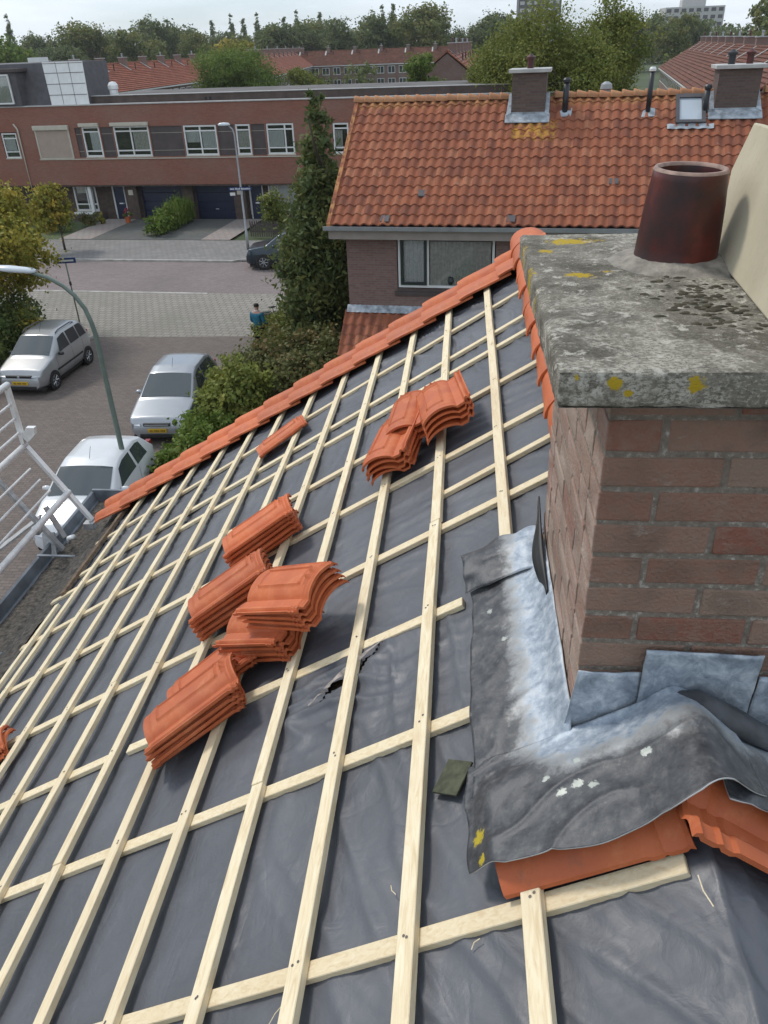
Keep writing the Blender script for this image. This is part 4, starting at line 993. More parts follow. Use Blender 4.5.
# ground floor: bay window, doors, garages
window(blk, -29.5, -27.95, .55, 2.12, Y+.76, (-28.6,), (.95,), fw=.09, curtain=[(-29.3, -28.6, 2.0, 1.6, M_curt2)])
bay = MB().box(-29.6, -27.5, Y+.1, Y+.74, 0, .45).build('bay_base', M_panel, blk); MB().box(-28.15, -27.95, Y+.12, Y+.3, .45, 2.1).box(-29.55, -27.9, Y+.08, Y+.2, .45, .57).build('bay_frame', M_white, bay)
window(blk, -16.5, -14.6, .6, 2.1, Y+.76, (-15.9,), (), fw=.08, curtain=[(-16.4, -14.7, 2.0, .7, M_curt)]); window(blk, -12.8, -10.8, .6, 2.1, Y+.76, (-11.8,), (), fw=.08)
for a, c in ((-26.80, -25.98), (-17.7, -16.85)):
    d = MB().box(a+.06, c-.06, Y+.78, Y+.83, .02, 2.08).build('door', M_navy, blk); MB().box(a, a+.06, Y+.72, Y+.84, 0, 2.12).box(c-.06, c, Y+.72, Y+.84, 0, 2.12).box(a+.06, c-.06, Y+.72, Y+.84, 2.08, 2.12).build('door_frame', M_white, d)
    MB().box(a+.3, a+.55, Y+.765, Y+.78, .95, 1.02).build('letterbox', M_alu, d); MB().tube([(c-.14, Y+.76, 1.0), (c-.14, Y+.72, 1.0), (c-.24, Y+.72, 1.0)], .012, 6).build('handle', M_alu, d)
    MB().box(a-.5, a-.03, Y+.77, Y+.80, .3, 2.08).build('side_light', M_white, d)
for a, c in ((-24.85, -22.1), (-21.2, -18.7)):
    d = MB(); 
    for i in range(4): d.box(a+.05, c-.05, Y+.80, Y+.86, .03+i*.53, .03+i*.53+.515)
    d = d.build('garage_door', M_navy, blk, bevel=.01); [MB().box(e, e+.05, Y+.76, Y+.88, 0, 2.15).build('door_post', M_navy, d) for e in (a, c-.05)]; MB().box((a+c)/2-.1, (a+c)/2+.1, Y+.775, Y+.80, .62, .66).build('handle', M_alu, d)
MB().box(-25.5, -25.2, Y+.27, Y+.30, 1.55, 1.85).build('number_plate', M_cream, blk); MB().box(-18.35, -17.98, Y+.27, Y+.30, 1.55, 1.85).build('number_plate', M_cream, blk)
MB().tube([(-32.05, Y-.08, 5.7), (-31.9, Y-.08, 5.5), (-31.85, Y-.08, 5.4), (-31.85, Y-.08, .1)], .05, 8).build('downpipe', M_cream, blk, smooth=True)
for a in (-19.86, -19.6): MB().box(a, a+.16, Y+.885, Y+.899, 6.68, 6.84).build('vent', M_black, blk)
pb = MB()
# penthouse with slanted front on the left of the block
MB().prism([(-60, Y+.35, 6.57), (-60, Y+1.0, 8.85), (-60, Y+6, 8.9), (-60, Y+6, 6.57)], (60-29.45, 0, 0)).build('penthouse', M_slate, blk)
wp = MB(); 
def sl(x, t): return Vector((x, Y+.30+.65*t, 6.60+2.28*t))
wp.prism([sl(-29.40, 0), sl(-26.95, 0), sl(-27.25, 1), sl(-29.85, 1)], (0, .06, 0)); o = wp.build('white_cladding', M_white, blk)
MB().prism([Vector((-29.4, Y+.4, 6.6)), Vector((-27.0, Y+.4, 6.6)), Vector((-27.3, Y+1.05, 8.86)), Vector((-29.8, Y+1.05, 8.86))], (0, 3, 0)).build('penthouse', M_slate, blk)
jt = MB()
for t in (.02, .25, .5, .75, .97): jt.tube([sl(-29.42-.42*t, t)+Vector((0, -.012, 0)), sl(-26.97-.28*t, t)+Vector((0, -.012, 0))], .014, 4)
for f_ in (.33, .66): jt.tube([sl(-29.40+2.45*f_, 0)+Vector((0, -.012, 0)), sl(-29.85+2.6*f_, 1)+Vector((0, -.012, 0))], .012, 4)
jt.build('joint', M_panel, o)
dw = MB().box(-33.4, -31.1, Y-.1, Y+1.0, 6.66, 8.45).build('dormer', M_slate, blk); MB().box(-33.5, -30.9, Y-.25, Y+1.0, 8.452, 8.62).build('dormer_roof', M_panel, dw)
window(blk, -33.2, -31.55, 6.78, 8.35, Y-.16, (), (), fw=.09, curtain=[(-33.0, -31.7, 8.2, 6.9, M_curt2)], sill=False, dark=True)
MB().lathe([(.25, 0), (.25, .35), (.3, .4), (.3, .6), (.2, .75), (.001, .8)], (-25.9, Y+1.6, 6.96), 12).build('roof_vent', M_alu, blk)
MB().box(-31.5, -30.6, Y+2.2, Y+3, 8.9, 9.15).build('roof_hatch', M_white, blk)
# things on the pavement in front
def bush(name, label, loc, rx, ry, h, n, size, mat, seed, cat='shrub', group=None, nb=6, base=True):
    g = random.Random(seed); bl = [(g.uniform(-.5, .5)*rx, g.uniform(-.5, .5)*ry, h*g.uniform(.35, .6), rx*g.uniform(.5, .7), ry*g.uniform(.5, .7), h*g.uniform(.35, .48)) for _ in range(nb)]
    t = thing(name, label, cat, loc, 0, group)
    link('foliage', leafmesh('foliage', bl, n, size, mat, seed, shell=.4, cl=.3), t)
    sm = MB()
    for i in range(5):
        a = i*1.25; sm.tube([(0, 0, 0), (math.cos(a)*rx*.3, math.sin(a)*ry*.3, h*.6)], [.03, .012], 5)
    sm.build('stem', M_bark, t); return t
def fw(u, d, z=0):       # frame of the far street -> world
    c_, s_2 = math.cos(O_RZ), math.sin(O_RZ); return (u*c_-d*s_2, u*s_2+d*c_, z)
hd = thing('hedge', 'bright green clipped hedge between the two garage driveways', 'hedge', fw(-21.7, 43.6, .1), O_RZ)
link('foliage', leafmesh('foliage', [(0, i*.62, .55+.02*i, .62, .5, .55+.07*i) for i in range(7)], 5200, .10, L_bright, 5, shell=.5, cl=.25), hd)
ms = MB(); g = random.Random(4)
for i in range(420):
    x, y = g.uniform(-.5, .7), g.uniform(1.8, 4.4); a = g.uniform(0, 6.28); l = g.uniform(.2, .5); h_ = g.uniform(1.0, 1.7)
    p0, p1, p2 = Vector((x, y, .2)), Vector((x+math.cos(a)*l*.4, y+math.sin(a)*l*.4, h_*.75)), Vector((x+math.cos(a)*l, y+math.sin(a)*l, h_)); wv = Vector((-math.sin(a), math.cos(a), 0))*.016
    i0 = len(ms.v); ms.v += [tuple(p0-wv), tuple(p0+wv), tuple(p1+wv), tuple(p1-wv), tuple(p2)]; ms.f += [(i0, i0+1, i0+2, i0+3), (i0+3, i0+2, i0+4)]; ms.c += [g.random()]*2
ms.build('tall_grass', L_bright, hd)
bush('shrub', 'low green hedge shrub before the brick block beside the garden path', fw(-28.7, 45.2, .08), 1.0, .8, 1.2, 1600, .10, L_bright, 31)
bush('shrub', 'reddish brown shrub at the foot of the bay window', fw(-27.4, 46.6, .08), .6, .5, .9, 700, .08, L_beech, 32)
bush('shrub', 'rounded dark green shrub behind the picket fence by the far lamp', fw(-15.2, 45.5, .08), 1.15, .8, 2.1, 2400, .09, L_green, 33)
bush('shrub', 'small yellow green garden plant before the white bay post', fw(-26.9, 47.0, .08), .35, .3, .8, 300, .07, L_yel, 34)
t = thing('flower_pot', 'terracotta pot with red flowers beside the navy front door', 'flower pot', fw(-25.3, 47.4, .1))
MB().lathe([(.13, 0), (.19, .35), (.2, .35), (.17, .3), (.001, .3)], seg=12).build('pot', M_tile, t); link('foliage', leafmesh('foliage', [(0, 0, .55, .25, .25, .3)], 160, .07, L_green, 3), t)
link('flowers', leafmesh('flowers', [(0, 0, .68, .22, .22, .2)], 40, .07, M_red, 4), t)
pf = thing('picket_fence', 'low dark wooden picket fence behind the blue parked car', 'fence', fw(-15.9, 43.6, .08), O_RZ)
for i in range(13): MB().prism([(i*.13-.1, 0, 0), (i*.13-.03, 0, 0), (i*.13-.03, 0, .8), (i*.13-.065, 0, .88), (i*.13-.1, 0, .8)], (0, .02, 0)).build('picket', M_panel, pf)
MB().box(-.12, 1.6, .022, .05, .25, .31).build('rail', M_panel, pf); MB().box(-.12, 1.6, .022, .05, .6, .66).build('rail', M_panel, pf)

# ================================================================== NEIGHBOURING HOUSE
N_RZ = R(-7); NC = 20.44
nb = thing('brick_house', 'neighbouring brick house with orange pantiled roof and curtained window', 'house', (0, 0, 0), N_RZ)
al = R(35); cN, sN = math.cos(al), math.sin(al)
XL, XR, EZ, SL = -6.05, 13.0, 5.12, 4.52
b = MB()
wy = NC+.45
wall_with_holes(b, XL+.35, XR, 0, EZ, wy, wy+.25, [(-4.33, -1.72, 3.42, 4.85)])
yb = wy+2*(SL*cN)-.9
b.box(XL+.35, XL+.6, wy+.25, yb, 0, EZ).box(XL+.6, XR, yb-.25, yb, 0, EZ)
b.prism([(XL+.35, wy+.25, EZ), (XL+.35, NC+SL*cN, EZ+SL*sN-.35), (XL+.35, yb, EZ)], (.25, 0, 0))
b.build('wall', M_bw, nb)
# pantiled roof as one continuous relief: built in a local frame (x along the ridge, y up the slope)
tw, th = .245, .33
def pant(x):
    u = (x/tw) % 1.0
    return .042*math.sin(math.pi*u/.62) if u < .62 else -.020*math.sin(math.pi*(u-.62)/.38)
rb = MB(); xs = []
x = XL
while x < XR: xs.append(x); x += tw/8
rows = int(SL/th)+1; yl = []
g = random.Random(8)
for r_ in range(rows):
    y0 = r_*th; y1 = min(SL, y0+th+.02); yl += [(y0-.012, .0, r_), (y0, .034, r_), ((y0+y1)/2, .020, r_), (y1, .003, r_)]
jit = {}
for (yy, zz, r_) in yl:
    for xx in xs:
        ci = math.floor(xx/tw); k_ = (ci, r_)
        if k_ not in jit: jit[k_] = (g.uniform(-.006, .006), g.uniform(-.012, .012))
        jz, jy = jit[k_]
        rb.v.append((xx, yy+jy*(zz > .03 or zz == .0), zz+pant(xx)+jz))
nX = len(xs)
for i in range(len(yl)-1):
    for j in range(nX-1): rb.f.append((i*nX+j, i*nX+j+1, (i+1)*nX+j+1, (i+1)*nX+j)); rb.c.append(None)
ro = rb.build('roof', M_oldtile, nb, smooth=False)
for pl in ro.data.polygons: pl.use_smooth = True
ro.data.set_sharp_from_angle(angle=R(40))
ro.location = (0, NC, EZ+.02); ro.rotation_euler = (al, 0, 0)
RYn, RZn = NC+SL*cN, EZ+SL*sN
o = MB().prism([(XL+.02, NC+.05, EZ-.08), (XL+.02, RYn, RZn-.06), (XL+.02, 2*RYn-NC-.05, EZ-.08), (XL+.02, 2*RYn-NC-.05, EZ-.2), (XL+.02, RYn, RZn-.2), (XL+.02, NC+.05, EZ-.2)], (XR-XL-.04, 0, 0)).build('roof_deck', M_panel, nb)
# back slope
b = MB().grid(int((XR-XL)/.06), 3, lambda a, t: (XL+(XR-XL)*a, t*SL, pant(XL+(XR-XL)*a)+.02)); o = b.build('roof', M_oldtile, nb); o.location = (0, 2*RYn-NC, EZ); o.rotation_euler = (al, 0, 0); o.scale = (1, 1, 1)
o.rotation_euler = (math.pi-al, 0, 0); 
# ridge: one cap per tile course, scalloped
sm_ = []
x = XL; k = 0
vr = MB().lathe([(.10, 0), (.135, .04), (.135, .30), (.115, .36), (.10, .36)], seg=14)
cap_me = None
rg = MB()
def capmesh():
    b = MB(); n = 10
    for yy, r in ((0, .155), (.06, .15), (.40, .10)):
        for kk in range(n+1): t_ = math.pi*kk/n; b.v.append((yy, r*math.cos(t_), r*math.sin(t_)))
    for i in range(2):
        for kk in range(n): b.f.append((i*(n+1)+kk, i*(n+1)+kk+1, (i+1)*(n+1)+kk+1, (i+1)*(n+1)+kk)); b.c.append(None)
    b.f.append(tuple(range(n, -1, -1))); b.c.append(None)
    return b.mesh('ridge_tile', M_rid, True)
q = NT('old ridge tiles'); oi = q.n('ShaderNodeObjectInfo'); n_ = q.noise(q.coord('Object'), 12, 5, .7)
c = q.ramp(oi.outputs['Random'], [(0, (.36, .15, .07)), (.5, (.46, .22, .10)), (1, (.42, .17, .08))]); c = q.mix(q.ramp(n_, [(.45, 0.), (.7, .6)]), c, (.30, .22, .14)); q.col(c).rough(.85); M_rid = q.m
cm = capmesh(); k = 0; x = XL-.05
while x < XR:
    if not (-1.78 < x < -.70 or 3.3 < x < 4.45):
        o = link('ridge_tile', cm, nb, (x, RYn, RZn+.03+rnd.uniform(-.01, .01))); o.rotation_euler = (0, R(3.5), 0); o.scale = (.82, 1, 1)
    x += .29; k += 1
# verge, gutter, fascia
MB().prism([(XL-.02, NC-.05, EZ-.05), (XL-.02, RYn, RZn+.02), (XL-.02, RYn, RZn+.10), (XL-.02, NC-.05, EZ+.06)], (.10, 0, 0)).build('verge', M_oldtile, nb)
MB().prism([(XL-.1, NC-.13, EZ-.0), (XL-.1, NC-.12, EZ-.10), (XL-.1, NC, EZ-.10), (XL-.1, NC+.01, EZ-.02), (XL-.1, NC-.01, EZ-.02), (XL-.1, NC-.02, EZ-.085), (XL-.1, NC-.10, EZ-.085), (XL-.1, NC-.11, EZ+.0)], (XR-XL, 0, 0)).build('gutter', M_galv, nb)
MB().box(XL, XR, NC+.02, NC+.10, EZ-.34, EZ-.1).build('fascia', M_gutter, nb); MB().box(XL+.1, XR, NC+.103, wy-.003, EZ-.34, EZ-.31).build('soffit', M_gutter, nb)
# big window with green casement and curtains
wf = window(nb, -4.30, -1.75, 3.45, 4.82, wy+.05, (-3.50,), (), fr=M_white, fw=.06, curtain=[(-3.45, -1.85, 4.72, 3.5, M_curt2), (-4.2, -3.6, 4.70, 3.55, M_curt)], sill=False)
MB().box(-4.235, -4.165, wy-.01, wy+.06, 3.52, 4.75).box(-3.60, -3.53, wy-.01, wy+.06, 3.52, 4.75).box(-4.165, -3.60, wy-.01, wy+.06, 3.52, 3.59).box(-4.165, -3.60, wy-.01, wy+.06, 4.68, 4.75).build('casement', M_frame, wf)
MB().box(-4.33, -1.70, wy-.05, wy-.001, 3.36, 3.42).box(-4.4, -1.65, wy-.06, wy-.002, 3.25, 3.355).build('sill', M_panel, wf)
MB().box(-3.44, -1.82, wy-.0, wy+.09, 4.66, 4.75).build('curtain_rail', M_slate, wf)
MB().lathe([(.05, 0), (.09, .1), (.07, .2), (.001, .22)], (-2.9, wy+.095, 3.52), 8).build('plant_pot', M_frame, wf)
# lean-to with pantiles and lead flashing
lt = MB(); nn = 150
def ltp(a, t): x = -5.80+4.4*a; return (x, t*1.45, pant(x)+.03*(1-((t*4.4) % 1)))
lt.grid(nn, 24, ltp); o = lt.build('lean_to_roof', M_oldtile, nb); o.location = (0, wy-1.17, 1.86); o.rotation_euler = (R(40), 0, 0)
MB().box(-5.65, -1.6, wy-1.05, wy-.01, 0, 1.86).build('lean_to_wall', M_bw, nb)
MB().grid(60, 3, lambda a, t: (-5.75+4.3*a, wy-.17*(1-t)-.01, 2.79+.16*t+.006*math.sin(a*160))).build('lead_flashing', M_leadfar, nb)
# on-roof things
def nroof(x, s, h=0): return Vector((x, NC+s*cN-h*sN, EZ+s*sN+h*cN))
def nchimney(x0, x1, zt, pots):
    sC = SL-.72; p = nroof(0, sC)
    c_ = MB().box(x0, x1, p.y, p.y+.85, p.z-.3, zt).build('chimney', brick_dark, nb)
    MB().box(x0-.10, x1+.10, p.y-.10, p.y+.95, zt+.002, zt+.09).build('chimney_cap', M_coping, c_, bevel=.01)
    MB().prism([nroof(x0-.14, sC-.28, .085), nroof(x1+.14, sC-.28, .085), nroof(x1+.14, sC+.02, .085), nroof(x0-.14, sC+.02, .085)], (0, 0, .02)).prism([nroof(x0-.12, sC-.1, .05), nroof(x0-.004, sC-.02, .05), nroof(x0-.004, SL, .05), nroof(x0-.10, SL, .05)], (0, 0, .10)).prism([nroof(x1+.12, sC-.1, .05), nroof(x1+.10, SL, .05), nroof(x1+.004, SL, .05), nroof(x1+.004, sC-.02, .05)], (0, 0, .10)).box(x0-.012, x1+.012, p.y-.012, p.y-.001, p.z-.05, p.z+.14).build('lead_flashing', M_leadfar, c_)
    for (px, kind) in pots:
        o_ = MB().lathe([(.085, 0), (.085, .20), (.11, .2), (.12, .22), (.12, .26), (.02, .33), (.001, .33)], (px, p.y+.4, zt+.09), 14).build('chimney_cowl', M_blackpipe if kind else M_pot, c_)
brick_dark = brickmat('dark chimney brick', (.12, .075, .062), (.17, .11, .09), (.13, .11, .10), dirt=(.09, .08, .07))
nchimney(-1.68, -.80, 8.35, [(-1.25, 0)]); nchimney(3.42, 4.42, 8.30, [(3.72, 1), (4.15, 0)])
def flue(x, s, h, mat, capm, r=.055, nm='vent_pipe'):
    p = nroof(x, s); o_ = MB().tube([p-Vector((0, 0, .05)), p+Vector((0, 0, h))], r, 12).build(nm, mat, nb, smooth=True)
    MB().lathe([(r*1.1, 0), (r*1.35, .01), (r*1.35, .06), (r*.9, .10), (.001, .10)], (p.x, p.y, p.z+h-.01), 12).build('cap', capm, o_)
    MB().prism([nroof(x-.16, s-.18, .055), nroof(x+.17, s-.15, .055), nroof(x+.19, s+.12, .055), nroof(x+.02, s+.14, .055), nroof(x-.12, s+.02, .055)], (0, .0, .02)).build('lead_slate', M_leadfar, o_)
flue(-.28, 3.92, .75, M_blackpipe, M_blackpipe, .075); flue(1.82, 3.85, .98, M_blackpipe, M_white, .062); flue(3.18+.02, 3.75, .62, M_blackpipe, M_blackpipe, .07)
p = nroof(.75, SL+.4); MB().lathe([(.12, -.5), (.12, 0), (.16, .03), (.14, .14), (.05, .2), (.001, .2)], (p.x, RYn+.35, RZn+.15), 12).build('vent_cap', M_galv, nb)
for (x, s, w_, h_) in ((-3.8, .95, .2, .22), (-4.66, .08, .22, .22), (-1.45, .10, .2, .22), (.95, 1.35, .22, .2), (2.0, 2.9, .0, .0)):
    if w_: MB().prism([nroof(x, s, .06), nroof(x+w_, s, .06), nroof(x+w_, s+h_, .045), nroof(x, s+h_, .045)], (0, 0, .02)).build('grey_tile', M_slate, nb)
# skylight
sk = MB(); x0, x1, s0, s1 = 2.50, 3.22, 3.38, 4.40
MS = Matrix.Translation((0, NC, EZ)) @ Matrix.Rotation(al, 4, 'X')
sk.box(x0, x0+.09, s0, s1, .03, .14, MS).box(x1-.09, x1, s0, s1, .03, .14, MS).box(x0+.09, x1-.09, s0, s0+.09, .03, .14, MS).box(x0+.09, x1-.09, s1-.13, s1, .03, .145, MS)
so_ = sk.build('skylight', M_slate, nb); MB().box(x0+.09, x1-.09, s0+.09, s1-.13, .09, .105, MS).build('pane', M_sky, so_)
MB().grid(40, 4, lambda a, t: tuple(MS @ Vector((x0-.2+(x1-x0+.4)*a, s0-.17+.17*t, .085+.01*math.sin(a*26))))).build('lead_apron', M_leadfar, so_)

# ================================================================== STREET FURNITURE
t = thing('street_lamp', 'grey green street lamp with curved arm rising behind the nearest white car', 'street lamp', (-7.6, 15.3, 0))
MB().tube([(0, 0, 0), (0, 0, 1.1), (0, 0, 1.15), (0, 0, 4.1), (-.03, 0, 4.35), (-.10, 0, 4.65), (-.26, 0, 4.93), (-.45, 0, 5.12), (-.72, 0, 5.29), (-1.05, 0, 5.40), (-1.35, 0, 5.45)], [.075, .075, .06, .05, .047, .045, .042, .04, .038, .036, .034], 12).build('pole', M_lampgreen, t, smooth=True)
hdp = MB()
for i, (xx, w_, h0, h1) in enumerate([(-.95, .05, -.02, .04), (-1.05, .10, -.05, .06), (-1.5, .13, -.06, .07), (-1.85, .10, -.04, .05), (-1.95, .03, 0, .02)]):
    zc_ = 5.43+(-xx-1)*.09
    for k in range(10): a = k/10*2*math.pi; hdp.v.append((xx, w_*math.cos(a), zc_+(h1 if math.sin(a) > 0 else -h0)*math.sin(a)))
for i in range(4):
    for k in range(10): hdp.f.append((i*10+k, i*10+(k+1) % 10, (i+1)*10+(k+1) % 10, (i+1)*10+k)); hdp.c.append(None)
hdp.f += [tuple(range(9, -1, -1)), tuple(range(40, 50))]; hdp.c += [None]*2
hd_ = hdp.build('lamp_head', M_lampg, t, smooth=True); MB().tube([(-1.0, 0, 5.44), (-1.1, 0, 5.445)], .055, 10).build('collar', M_lampgreen, hd_)
t = thing('street_lamp', 'tall thin galvanised street lamp on the far kerb carrying a name sign', 'street lamp', (-11.25, 41.6, 0))
MB().tube([(0, 0, 0), (0, 0, 1.0), (0, 0, 1.02), (-.02, 0, 5.55), (-.08, 0, 5.8), (-.25, 0, 5.95)], [.075, .075, .055, .038, .034, .03], 10).build('pole', M_galv, t, smooth=True)
MB().lathe([(.001, .12), (.14, .09), (.19, .02), (.17, -.02), (.001, -.03)], (0, 0, 0), 14, Matrix.Diagonal((1.7, .8, 1))).build('lamp_head', M_lampg, t, smooth=True, loc=(-.48, 0, 6.0))
MB().box(-.06, .06, -.06, .06, .0, .35).build('base', M_black, t)
sg = MB().box(-.60, .55, -.10, -.07, 3.02, 3.17).build('name_sign', M_blue, t)
lt_ = MB(); g = random.Random(5); x = -.54
while x < .48:
    w_ = g.uniform(.025, .05); lt_.box(x, x+w_, -.104, -.101, 3.06, 3.12 + (.02 if g.random() < .3 else 0)); x += w_+.016+(.04 if g.random() < .12 else 0)
lt_.build('lettering', M_white, sg)
MB().box(-.58, -.32, -.10, -.07, 2.78, 2.92).build('small_sign', M_white, t)
def namepost(name, label, loc, rz, h):
    t = thing(name, label, 'street sign', loc, rz)
    MB().tube([(0, 0, 0), (0, 0, h)], .028, 8).build('pole', M_lampgreen, t, smooth=True)
    MB().lathe([(.045, 0), (.045, .12), (.028, .14)], (0, 0, h*.62), 8).build('collar', M_black, t)
    p_ = MB().box(-.36, .40, -.03, .0, h-.10, h+.10).build('plate', M_blue, t)
    MB().box(-.22, .32, -.036, -.031, h-.035, h+.03).build('lettering', M_white, p_); MB().box(-.40, -.34, -.04, .03, h-.12, h+.12).build('end_bracket', M_galv, t)
namepost('street_sign', 'blue street name plate on a thin post beside the silver car', (-15.1, 29.3, 0), R(10), 2.45)
# ================================================================== CARS (local: x across, y towards the rear, z up; nose at y=0)
def car(name, label, loc, rz, P, paint, W, top, plate=True, side_glass=((0, 1),), rails=False, grille='bar', antenna=(.5,)):
    t = thing(name, label, 'car', loc, rz)
    L = P[-1][0]
    def ip(arr, x):
        for i in range(len(arr)-1):
            if x <= arr[i+1][0]:
                a, b_ = arr[i], arr[i+1]; f_ = (x-a[0])/max(1e-6, b_[0]-a[0]); return a[1]+(b_[1]-a[1])*f_
        return arr[-1][1]
    belt0 = top['belt']; 
    def sect(x):
        zt = ip(P, x); e = min(x, L-x)
        pf_ = 1-.16*max(0, 1-e/.35)**2.2-.03*max(0, 1-e/1.2); hw = W/2*pf_
        cab = max(0, min(1, (zt-belt0-.03)/(top['h']-belt0)))
        belt = min(zt-.045, belt0+.04*(x/L))
        rw = hw*(.93-.19*cab)
        zlow = .20+.05*max(0, 1-e/.3)
        return [(hw*.80, zlow), (hw*.97, zlow+.10), (hw*1.0, .50), (hw*.99, .62), (hw*.975, belt), (rw+.012, zt-.055) if cab > .05 else (hw*.95, belt+.022), (rw*.93, zt-.012), (rw*.6, zt+.008), (rw*.25, zt+.016), (0, zt+.018)]
    def surf(x, tt, off=0):       # tt: 0..9 float, half section; returns point on +x side
        S = sect(x); i = min(8, int(tt)); f_ = tt-i
        a, b_ = S[i], S[i+1]; p = (a[0]+(b_[0]-a[0])*f_, a[1]+(b_[1]-a[1])*f_)
        if off:
            d = (b_[0]-a[0], b_[1]-a[1]); l = math.hypot(*d) or 1; n = (d[1]/l, -d[0]/l)
            return (p[0]+n[0]*off, x, p[1]+n[1]*off+abs(off)*.3)
        return (p[0], x, p[1])
    xs = sorted(set([0, .02, .06]+[L*i/34 for i in range(1, 34)]+[p_[0] for p_ in P]+[L-.06, L-.02]))
    b = MB(); row = []
    for x in xs:
        S = sect(x); full = [(-a, z) for a, z in S]+[(a, z) for a, z in S[-2::-1]]
        row.append(len(b.v)); b.v += [(a, x, z) for a, z in full]; nn_ = len(full)
    for i in range(len(xs)-1):
        for k in range(nn_-1): b.f.append((row[i]+k, row[i]+k+1, row[i+1]+k+1, row[i+1]+k)); b.c.append(None)
        b.f.append((row[i]+nn_-1, row[i], row[i+1], row[i+1]+nn_-1)); b.c.append(None)
    b.f.append(tuple(row[0]+k for k in range(nn_-1, -1, -1))); b.f.append(tuple(row[-1]+k for k in range(nn_))); b.c += [None]*2
    body = b.build('body', paint, t, smooth=True); body.data.set_sharp_from_angle(angle=R(50))
    def patch(nm, mat, xa, xb, ta, tb, both=True, off=.006, mirror=False, nu=10, nv=8, par=None, taper=None):
        out = []
        for sgn in ((1, -1) if both else (1,)):
            m_ = MB()
            def fn(a, q_):
                tt = ta+(tb-ta)*q_; xx0, xx1 = xa, xb
                if taper: xx0 = xa+taper[0]*q_; xx1 = xb+taper[1]*q_
                p = surf(xx0+(xx1-xx0)*a, tt, off); return (p[0]*sgn, p[1], p[2])
            m_.grid(nu, nv, fn, flip=sgn < 0); out.append(m_.build(nm, mat, par or t, smooth=True))
        return out
    ws0, ws1 = top['ws']
    m_ = MB()
    def wsf(a, q_):
        x = ws0+(ws1-ws0)*a; lim = 6.05; tt = 9-abs(q_*2-1)*(9-lim); p = surf(x, tt, .008); return (p[0]*(1 if q_ > .5 else -1), p[1], p[2]+.004)
    m_.grid(12, 21, wsf); m_.build('windscreen', M_cglass, t, smooth=True)
    rs0, rs1 = top['rear']
    m_ = MB()
    def rsf(a, q_):
        x = rs0+(rs1-rs0)*a; lim = 6.1; tt = 9-abs(q_*2-1)*(9-lim); p = surf(x, tt, .008); return (p[0]*(1 if q_ > .5 else -1), p[1], p[2]+.002)
    m_.grid(6, 17, rsf); m_.build('rear_window', M_cglass, t, smooth=True)
    for (xa, xb, ta_, tb_) in top['side']: patch('side_window', M_cglass, xa, xb, 4.12, 4.9, taper=(ta_, tb_))
    if 'trim' in top: patch('door_trim', M_black, .95, L-.85, 2.1, 2.6, off=.008, nv=3)
    for xd in top['doors']: patch('door_seam', M_black, xd, xd+.012, 1.2, 4.0, off=.004, nu=2)
    # bumpers, grille, lights
    def front_box(nm, x0, x1, z0, z1, mat, d=.015, y=None, par=None):
        yy = -.012 if y is None else y; return MB().box(x0, x1, yy-d, yy+.06, z0, z1).build(nm, mat, par or t, bevel=.008)
    if grille == 'bar': front_box('grille', -.36, .36, .56, .64, M_black); front_box('grille_bar', -.33, .33, .595, .607, M_alu, .022)
    else: front_box('grille', -.42, .42, .60, .68, M_black); front_box('badge', -.04, .04, .61, .67, M_head, .02)
    front_box('air_intake', -.5, .5, .24, .33, M_black)
    pl = front_box('number_plate', -.26, .26, .38, .49, M_plate, .022)
    ch = MB(); x = -.20
    for i in range(8):
        if i in (2, 5): x += .02; ch.box(x-.012, x+.006, -.0385, -.036, .432, .438); x += .02
        ch.box(x, x+.008, -.0385, -.036, .405, .465).box(x+.018, x+.026, -.0385, -.036, .405, .465).box(x+.008, x+.018, -.0385, -.036, .43, .44); x += .043
    ch.build('characters', M_black, pl)
    for sgn in (1, -1):
        m_ = MB()
        z0h, z1h = top['lamp']
        def hf(a, q_):
            S = sect(.02+.30*a); hw_ = S[2][0]; w_in = hw_*(.58+.10*a); xx = w_in+(hw_+.006-w_in)*q_
            return (sgn*xx, -.012+.34*a*(q_**1.5)+.02*q_, z0h+(z1h-z0h)*a+.0)
        m_ = MB().box(0, 0, 0, 0, 0, 0) if False else MB()
        pts = [(.52, -.03, z0h), (.86, .05, z0h+.02), (.955, .30, z0h+.10), (.90, .34, z1h+.03), (.60, .12, z1h)]
        m_.prism([(sgn*p_[0]*W/2, p_[1], p_[2]) for p_ in pts], (0, .10, -.03)); m_.build('headlight', M_head, t, bevel=.01)
        mr = MB(); mr.lathe([(.001, -.10), (.06, -.08), (.085, 0), (.06, .08), (.001, .09)], seg=10, M=Matrix.Rotation(R(90), 3, 'Y')); 
        o_ = mr.build('wing_mirror', paint if not rails else M_black, t, smooth=True, loc=(sgn*(W/2+.06), top['mir'], belt0+.06)); o_.scale = (1, .7, .75)
        tlp = MB().box(min(sgn*(W/2-.28), sgn*(W/2-.15)), max(sgn*(W/2-.28), sgn*(W/2-.15)), L-.14, L-.01, .75, 1.05).build('tail_light', M_red, t, bevel=.01)
    r = top.get('r', .29)
